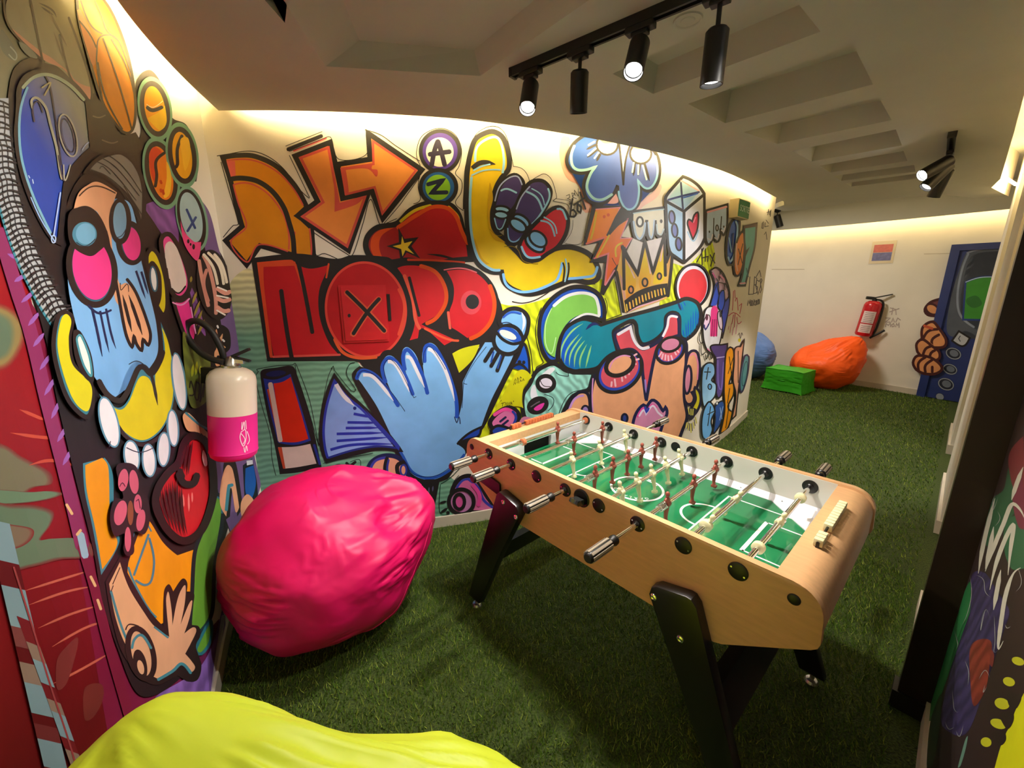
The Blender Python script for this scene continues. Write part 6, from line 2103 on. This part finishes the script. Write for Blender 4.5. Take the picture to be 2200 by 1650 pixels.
# teeth
for cx, cy, rx, ry, rot in ((1132, 960, 36, 180, -8), (665, 1225, 52, 160, -14), (815, 1445, 44, 96, -8), (930, 1472, 38, 100, -4), (1028, 1400, 34, 104, 2), (1090, 1262, 30, 112, -4)):
    m.ell(cx, cy, rx + 12, ry + 10, (90, 140, 160), 0, rot); m.ell(cx, cy, rx, ry, (232, 222, 220), 0, rot)
m.lines('780,1390 870,1420 960,1390 | 665,1385 672,1350', 6, (40, 40, 60))
# ears
m.shape('330,545 375,515 425,555 405,690 430,850 540,965 555,1130 510,1190 400,1085 330,900 300,720', (56, 122, 134), 30, oc=DK); m.fill('350,560 385,525 418,570 400,690 425,850 545,980 545,1110 510,1155 430,1080 360,900 325,720', (222, 204, 26))
m.fill('430,640 480,640 550,790 565,960 500,930 440,800', DK); m.shape('452,690 480,665 535,800 548,925 495,850', (240, 238, 214), 14, oc=(70, 140, 150))
m.shape('920,150 955,105 1000,150 1045,300 1055,470 1030,530 985,470* 1005,400 1000,270 960,200 930,250', (222, 204, 26), 26, oc=DK); m.ell(966, 300, 42, 120, DK, 0, -6); m.ell(965, 298, 22, 80, (244, 242, 226), 10, -6, oc=(40, 90, 110))
# pink tube
m.shape('1015,50 1070,10 1140,110 1195,260 1200,360 1150,420 1090,390 1045,230', (232, 72, 140), 30, oc=DK); m.fill('1040,90 1075,55 1120,100 1165,230 1180,330 1130,385 1085,360 1050,230', (228, 208, 190)); m.line('1085,360 1130,390 1175,345', 10, DK)
m.shape('1092,430* 1150,440 1198,400* 1225,530 1245,665 1200,725* 1150,610', (232, 48, 136), 22, oc=DK); m.line('1090,450 1150,465 1200,425', 9, (240, 160, 200)); m.line('1210,480 1242,650', 8, (240, 150, 196))
# mustard strokes behind the extinguisher
m.lines('1250,380 1220,460 | 1270,440 1230,540 | 1285,500 1245,600 | 1300,560 1255,660 | 1215,280 1210,320', 16, (150, 130, 50), taper='te'); m.fill('1160,640 1250,760 1330,800 1340,1000 1300,1100 1210,1120 1170,900', (104, 110, 40), paint=2)
m.lines('1225,850 1215,930 | 1250,830 1240,920 | 1275,860 1270,910', 18, (190, 190, 40), taper='te')
m.lines('1200,1000 1210,960 1230,1040 1200,1050 | 1245,960 1235,1060 1255,1080 1265,980 1245,965 | 1280,950 1270,1090 1300,960 1290,1060 | 1305,1000 1330,1000', 9, DK)
# volley ball
m.ell(1370, 335, 112, 228, DK, 0, -9)
m.lines('1270,180 1290,300 1330,470 | 1300,150 1340,240 1375,400 1380,520', 24, (206, 140, 120)); m.lines('1320,240 1300,330 1330,440', 22, (200, 130, 112))
m.lines('1300,140 1360,220 1390,330 | 1330,130 1400,210 1430,330 | 1370,140 1420,210 1450,320', 18, (230, 214, 186)); m.lines('1390,360 1440,390 1470,380 | 1385,420 1430,440 1470,430 | 1390,480 1430,505 1465,500', 26, (220, 150, 130)); m.lines('1390,350 1450,375 | 1385,405 1460,420 | 1385,500 1440,530', 10, (240, 226, 210))
# small hand above the extinguisher
m.fill('1330,600 1360,575 1400,590 1440,600 1475,640 1480,740 1440,790 1460,850 1400,900 1350,880 1350,760', DK); m.fill('1372,690* 1350,640 1375,660 1390,620 1405,680 1430,650 1420,720* 1450,740 1420,760 1450,820 1390,860 1375,780 1390,740', (226, 164, 116)); m.lines('1345,620 1352,605 | 1395,600 1400,612 | 1430,690 1440,700', 12, (230, 226, 214))
m.fill('1385,830 1400,790 1440,830 1430,860', DK)
# jacket, arm, flower, heart
m.f = 'LC'
m.fill('440,-10* 560,-40* 605,60 610,330 640,420 540,600* 490,330 450,150', (60, 126, 140)); m.fill('452,0* 545,-40* 580,20 590,330 628,430 545,570* 505,340 462,150', (240, 148, 14))
m.shape('690,530* 760,340 800,300 880,420 960,492* 1052,460* 1035,700 900,850* 830,865 750,770 690,640', (240, 148, 14), 0); m.line('690,560 720,640 790,770 840,830', 12, (60, 126, 140))
m.lines('720,600 800,380 | 805,400 830,520 815,630 780,655 730,630', 12, (66, 122, 140)); m.line('705,420 760,300 815,360', 8, (66, 122, 140))
m.shape('1150,155 1195,170 1212,215 1205,320 1165,560 1150,800 1090,905 1030,930 1040,700 1055,480 1100,350 1130,250', (98, 152, 46), 22, oc=(28, 34, 40)); m.shape('1060,1005 1140,850 1140,960 1090,1030', (98, 152, 46), 16, oc=(40, 110, 120))
m.line('1075,920 1140,830', 10, (30, 60, 60)); m.line('1150,170 1195,185 1205,260', 9, (50, 110, 130))
m.f = 'P'
HRT = '388,955 405,938 425,940 444,965 453,1030 449,1082 426,1140 388,1164 352,1142 326,1092 330,1052 352,1018 376,995'
m.shape(HRT, (190, 22, 32), 17, oc=(36, 18, 18), c2=(206, 24, 36), g='350,1100 440,1000')
m.lines('335,1056 340,1090 356,1130 | 344,1046 350,1090 364,1138 | 353,1040 358,1090 371,1142 | 362,1034 366,1090 378,1148 | 372,1030 374,1090 386,1152 | 382,1046 384,1100 394,1150 | 393,955 384,985 380,1008 | 400,950 392,985 388,1015 | 407,948 400,985 397,1020', 5.5, (70, 14, 18), taper='te')
m.line('376,1020 388,1040 408,1040 416,1022', 15, (34, 16, 16)); m.line('378,1012 384,1026', 12, (34, 16, 16)); m.fill('430,968 437,980 439,1000 433,1002 428,985', (244, 214, 206)); m.lines('390,1062 392,1090 | 402,1060 403,1100 | 410,1058 410,1080', 4, (240, 120, 110), taper='te')
m.fill('385,895 398,888 430,920 452,945 456,975 440,950 418,930 395,925', (226, 164, 118)); m.line('392,888 425,915 450,925', 5, TEA)
m.f = 'LC'
m.fill('600,20 660,-10 720,20 730,130 780,190 790,300 760,380 700,370 700,480 660,500 640,460 650,380 590,390 565,290 590,190 640,180', (40, 26, 30))
for cx, cy, rx, ry, rot in ((640, 85, 28, 62, 8), (700, 95, 26, 66, -6), (624, 265, 34, 70, 14), (722, 215, 22, 52, 0), (738, 305, 24, 60, 10), (665, 410, 18, 68, 0)):
    m.ell(cx, cy, rx, ry, (210, 92, 114), 0, rot)
m.lines('620,120 635,100 650,120 | 712,200 725,190 735,240', 5, (90, 30, 50)); m.ell(680, 265, 17, 68, (140, 74, 48), 0)
# stretched arm with open hand
m.fill('560,640* 640,500* 710,640 800,790 880,880* 885,690 910,650 935,690* 985,620 1012,640 1010,690* 1050,700 1045,760 1020,860 1075,880 1085,930 1060,990 1090,1090 1070,1170 1010,1180* 960,1150* 860,1200* 780,1180 660,1040 600,860', DK)
m.fill('580,650* 640,530* 690,670 770,800 830,880 912,938* 895,740 908,692 925,790 930,875* 962,720 1000,655 1000,740 975,870* 1020,760 1040,740 1025,830 995,920* 1045,885 1062,905 1030,975 1000,1030* 1035,1070 1055,1105 1030,1130 985,1082* 930,1120 850,1168* 760,1110 680,1000 620,850', (226, 166, 120), c2=(216, 160, 120), g='650,650 950,1100')
m.line('590,690 640,860 690,985', 13, TEA); m.line('850,1172 930,1125 980,1085 1030,1135', 16, TEA); m.line('830,885 905,942', 10, TEA)
m.ell(755, 1030, 66, 140, (216, 160, 120), 30, -14, oc=DK); m.line('705,1000 720,950 760,930 810,1000', 14, TEA); m.ell(750, 1090, 36, 84, DK, 0, -12); m.ell(752, 1105, 18, 40, (216, 160, 120), 0, -14); m.lines('670,900 690,870 740,880', 6, (50, 30, 30))
m.lines('600,650 640,560 | 590,690 602,660', 5, (60, 40, 36))
# small bits below the extinguisher
m.f = 'P'
m.fill('478,1000 490,985 505,995 520,1090* 508,1110* 500,1040 492,1110* 478,1120*', DK); m.fill('470,1080 474,1030 486,1000 498,1010 512,1090* 504,1100 494,1048 484,1110*', (226, 160, 118)); m.line('484,1096 490,1044 497,1042', 7, TEA)
m.fill('520,1000* 540,985* 552,1050 548,1100* 525,1100*', (24, 26, 36)); m.fill('526,1006* 543,1000* 548,1040 538,1072 526,1058', (24, 84, 160)); m.fill('528,990* 541,988* 542,997* 529,1000*', (216, 210, 212)); m.fill('516,1080 530,1062 545,1080 538,1110 518,1110', (222, 158, 116))
m.build('mural', wall_left)

# ---- blue door painted as a phone, in the far wall
S_DOOR = S_FAR
ud0, _ = S_FAR.px(1998, 740); ud1 = ud0 - 1.15
M_DOORB = mat('blue_door_paint', srgb(34, 52, 118), 0.45, noise_amt=0.1, noise_scale=6)
zt = 2.08
door = structure(wall_box(S_FAR, ud1, ud0 - 0.09, 0.01, zt - 0.08, 0.002, 0.05, nseg=14).build('door_1', M_DOORB, smooth=0))
mb = wall_box(S_FAR, ud0 - 0.09, ud0, 0.0, zt, 0.002, 0.08, nseg=2)
for k in range(14):
    ua = ud1 + (ud0 - 0.09 - ud1) * k / 14; ub = ud1 + (ud0 - 0.09 - ud1) * (k + 1) / 14
    c = [S_FAR.xyz(u, z, d) for d in (0.002, 0.08) for (u, z) in ((ua, zt - 0.08), (ub, zt - 0.08), (ub, zt), (ua, zt))]
    v = [mb.bm.verts.new(q) for q in c]
    for f in ((4, 5, 6, 7), (0, 1, 5, 4), (3, 7, 6, 2)):
        mb.bm.faces.new([v[i] for i in f])
mb.build('door_frame', M_DOORB, door, smooth=0)
m = Mural(S_FAR, (1.0, 1.08, 1.25), base=0.0515, umax=9.0)
m.f = 'R'
GY = (84, 88, 96)
m.fill('1650,420 1740,395 1900,380* 1900,410* 1700,440 1640,560 1600,800 1640,920 1740,1000* 1740,1060* 1640,1000 1540,1040 1500,980 1530,760 1590,560', GY)
m.line('1660,430 1610,560 1580,740 1600,880 1700,970', 16, (140, 146, 156)); m.line('1650,425 1740,400 1860,385', 10, (150, 150, 160))
m.shape('1640,640* 1740,605 1850,600* 1850,920* 1620,915*', (62, 142, 46), 14, oc=(40, 60, 120)); m.line('1640,640 1740,607 1850,602', 6, (190, 210, 220)); m.fill('1650,760 1720,740 1760,800 1700,830 1650,800', (46, 110, 44))
m.shape('1590,1000* 1670,1050* 1620,1110 1540,1070*', (186, 184, 182), 14); m.line('1600,1035 1588,1055 1600,1075', 6, (60, 60, 66))
for cx, cy, rx, ry in ((1550, 1165, 60, 44), (1525, 1280, 56, 40), (1495, 1390, 62, 46), (1450, 1482, 32, 26)):
    m.ell(cx, cy, rx, ry, (36, 38, 50), 0, 20); m.ell(cx, cy, rx - 6, ry - 6, None, 7, 20, oc=(150, 152, 156)); m.ell(cx + 4, cy - 2, rx * 0.55, ry * 0.55, (110, 114, 122), 0, 20)
m.ell(1450, 1482, 24, 20, (150, 154, 160), 0, 15)
m.build('phone_mural', door)
m = Mural(S_FAR, (1.0, 1.08, 1.25), base=0.001, umax=9.0)
m.f = 'R'
m2 = Mural(S_FAR, (1.0, 1.08, 1.25), base=0.082, umax=9.0)
m2.f = 'R'
FL = (222, 148, 92); FO = (72, 28, 28)
m.shape('1330,840 1370,790 1440,765 1490,760* 1490,880* 1420,890 1350,880', (120, 60, 60), 20, oc=FO); m.ell(1385, 840, 50, 36, FL, 16, 30, oc=FO)
for mm in (m, m2):
    mm.fill('1310,1010 1330,960 1400,930 1440,960 1500,1060 1490,1110 1440,1125 1380,1110 1320,1060', FL); mm.lines('1325,1050 1330,970 1400,930 1450,980 1500,1060 1490,1110 1430,1120 1370,1105 1320,1050 | 1330,1060 1370,1000 1440,985 | 1400,1110 1400,1060 1450,1025', 20, FO); mm.line('1340,960 1400,980', 20, (190, 80, 50))
    mm.fill('1280,1110 1300,1065 1350,1060 1440,1130 1460,1180 1420,1215 1340,1190 1290,1150', FL); mm.lines('1290,1150 1285,1090 1330,1060 1400,1110 1450,1150 1450,1200 1400,1215 1330,1190 1290,1150 | 1330,1180 1350,1130 1390,1110 | 1380,1200 1390,1160 1420,1140', 20, FO)
    mm.fill('1258,1240 1280,1185 1340,1175 1440,1220 1475,1270 1440,1310 1340,1310 1280,1280', FL); mm.lines('1280,1280 1258,1230 1290,1180 1380,1190 1450,1235 1470,1280 1420,1312 1340,1310 1280,1280 | 1300,1290 1300,1230 1350,1190 | 1350,1300 1350,1250 1400,1210 | 1400,1300 1400,1260', 20, FO)
m.lines('1075,830 1110,840 | 1095,830 1085,880 | 1070,860 1140,835 | 1115,840 1118,880 | 1040,905 1075,905 1040,935 1075,935 | 1085,935 1095,905 1105,935 | 1115,935 1130,905 1150,920 | 1040,970 1045,945 1060,960 1075,940 1078,970 | 1085,955 1100,945 1105,965 1090,970 1085,955 | 1115,970 1120,945 1130,960 1140,940 1140,975', 7, (176, 156, 140), sharp=True)
m.lines('1325,432 1525,428 | 200,545 440,545', 5, (196, 178, 150))
m.build('mural', wall_far)
o = m2.build('painted_fingers', door)

# ---- dark mural on the nearest pier of the right wall
pd = [(float(rwall(s_, PIER_D, 0).x), float(rwall(s_, PIER_D, 0).y)) for s_ in (-1.45, -1.2, -0.9, -0.6, -0.3, -0.012)]
S_PIER = Surface(pd, 1)
m = Mural(S_PIER, (1.0, 1.05, 1.1), base=0.0006, umax=2.6)
um = S_PIER.U[-1]
mb = MB()


def ps(u, z):
    q = S_PIER.xyz(u, z)
    v = _R.transposed() @ (q - cam.location)
    return (1100 + FPX * v.x / -v.z, 825 - FPX * v.y / -v.z)


# ground coat: brown above, dark violet below
n_ = 14
cols = []
m.fill([ps(u, z) for u, z in [(um - 1.40 * k / n_, 0.13) for k in range(n_ + 1)] + [(um - 1.40 * k / n_, 2.34) for k in range(n_, -1, -1)]], (46, 32, 30), closed_pts=True)
m.f = 'T'
m.fill('225,600 300,590 360,690 430,790 400,900 350,1010 300,1200 200,1460 80,1440 60,1340 150,1000 210,850', (52, 42, 76), paint=2)
m.fill('218,640 215,800 175,870 130,1000 70,1200 10,1390 -25,1360 30,1180 100,950 150,780 190,680', (34, 108, 56)); m.fill('60,1250 40,1500 10,1640 -20,1640 0,1400', (40, 60, 40))
m.fill('430,10 400,130 330,200 290,420 360,420 430,300 508,200* 508,20*', (40, 84, 54)); m.fill('430,-60 508,-160* 520,160* 470,150 440,80', (116, 40, 44)); m.fill('420,300 520,270* 520,560* 440,560 400,430', (44, 92, 60)); m.fill('508,60* 520,350* 480,330 450,170', (110, 40, 58))
m.fill('222,985 330,960 320,1120 300,1230 240,1315 220,1200', (120, 46, 34), paint=2); m.fill('335,1010 350,1040 340,1100 325,1080', (110, 44, 40))
m.fill('190,1500 205,1480 190,1560 165,1640 150,1650', (96, 130, 110))
m.fill('520,1230* 470,1330 430,1430 390,1520 345,1680* 520,1680*', (206, 208, 22))
for cx, cy, rx, ry in ((480, 1070, 36, 22), (430, 1182, 34, 24), (392, 1302, 42, 30), (372, 1412, 46, 26), (305, 1512, 30, 26)):
    m.ell(cx, cy, rx, ry, (186, 186, 36), 0, 20)
m.fill('420,1230 470,1250 500,1270 470,1330 430,1310', (40, 30, 26)); m.fill('380,1360 450,1350 455,1400 420,1440', (40, 30, 26)); m.fill('330,1470 400,1450 415,1500 380,1530', (40, 30, 26))
W_ = (196, 190, 170)
m.lines('352,180 320,300 285,450 262,590 | 345,335 325,450 300,565 | 300,580 350,440 400,320 445,215 490,240 520,300 | 325,680 365,520 420,380 455,330 440,450 425,600 | 345,790 365,680 385,570 | 495,560 450,600 410,720 385,880 372,1000 400,960 | 508,10 470,110 445,190', 24, W_, taper='te')
m.lines('355,160 340,200 345,240 370,170 | 365,250 380,290 355,330 | 215,600 225,700 205,800 175,870 | 250,600 290,625 300,690 330,720 | 290,790 275,900 300,790 325,830 | 350,820 355,960 350,1020 375,1010 | 190,1070 210,1130 205,1200 | 265,1170 300,1120 325,1160 | 300,1200 290,1240 310,1210 | 80,1400 100,1440 130,1430 | 140,1450 160,1480 180,1420 | 120,1230 130,1330 150,1350 | 480,560 500,640 470,690 | 410,870 420,890 440,880 | 130,900 150,980 140,1000', 3, (160, 158, 150), taper='te')
m.build('mural', pier_near)
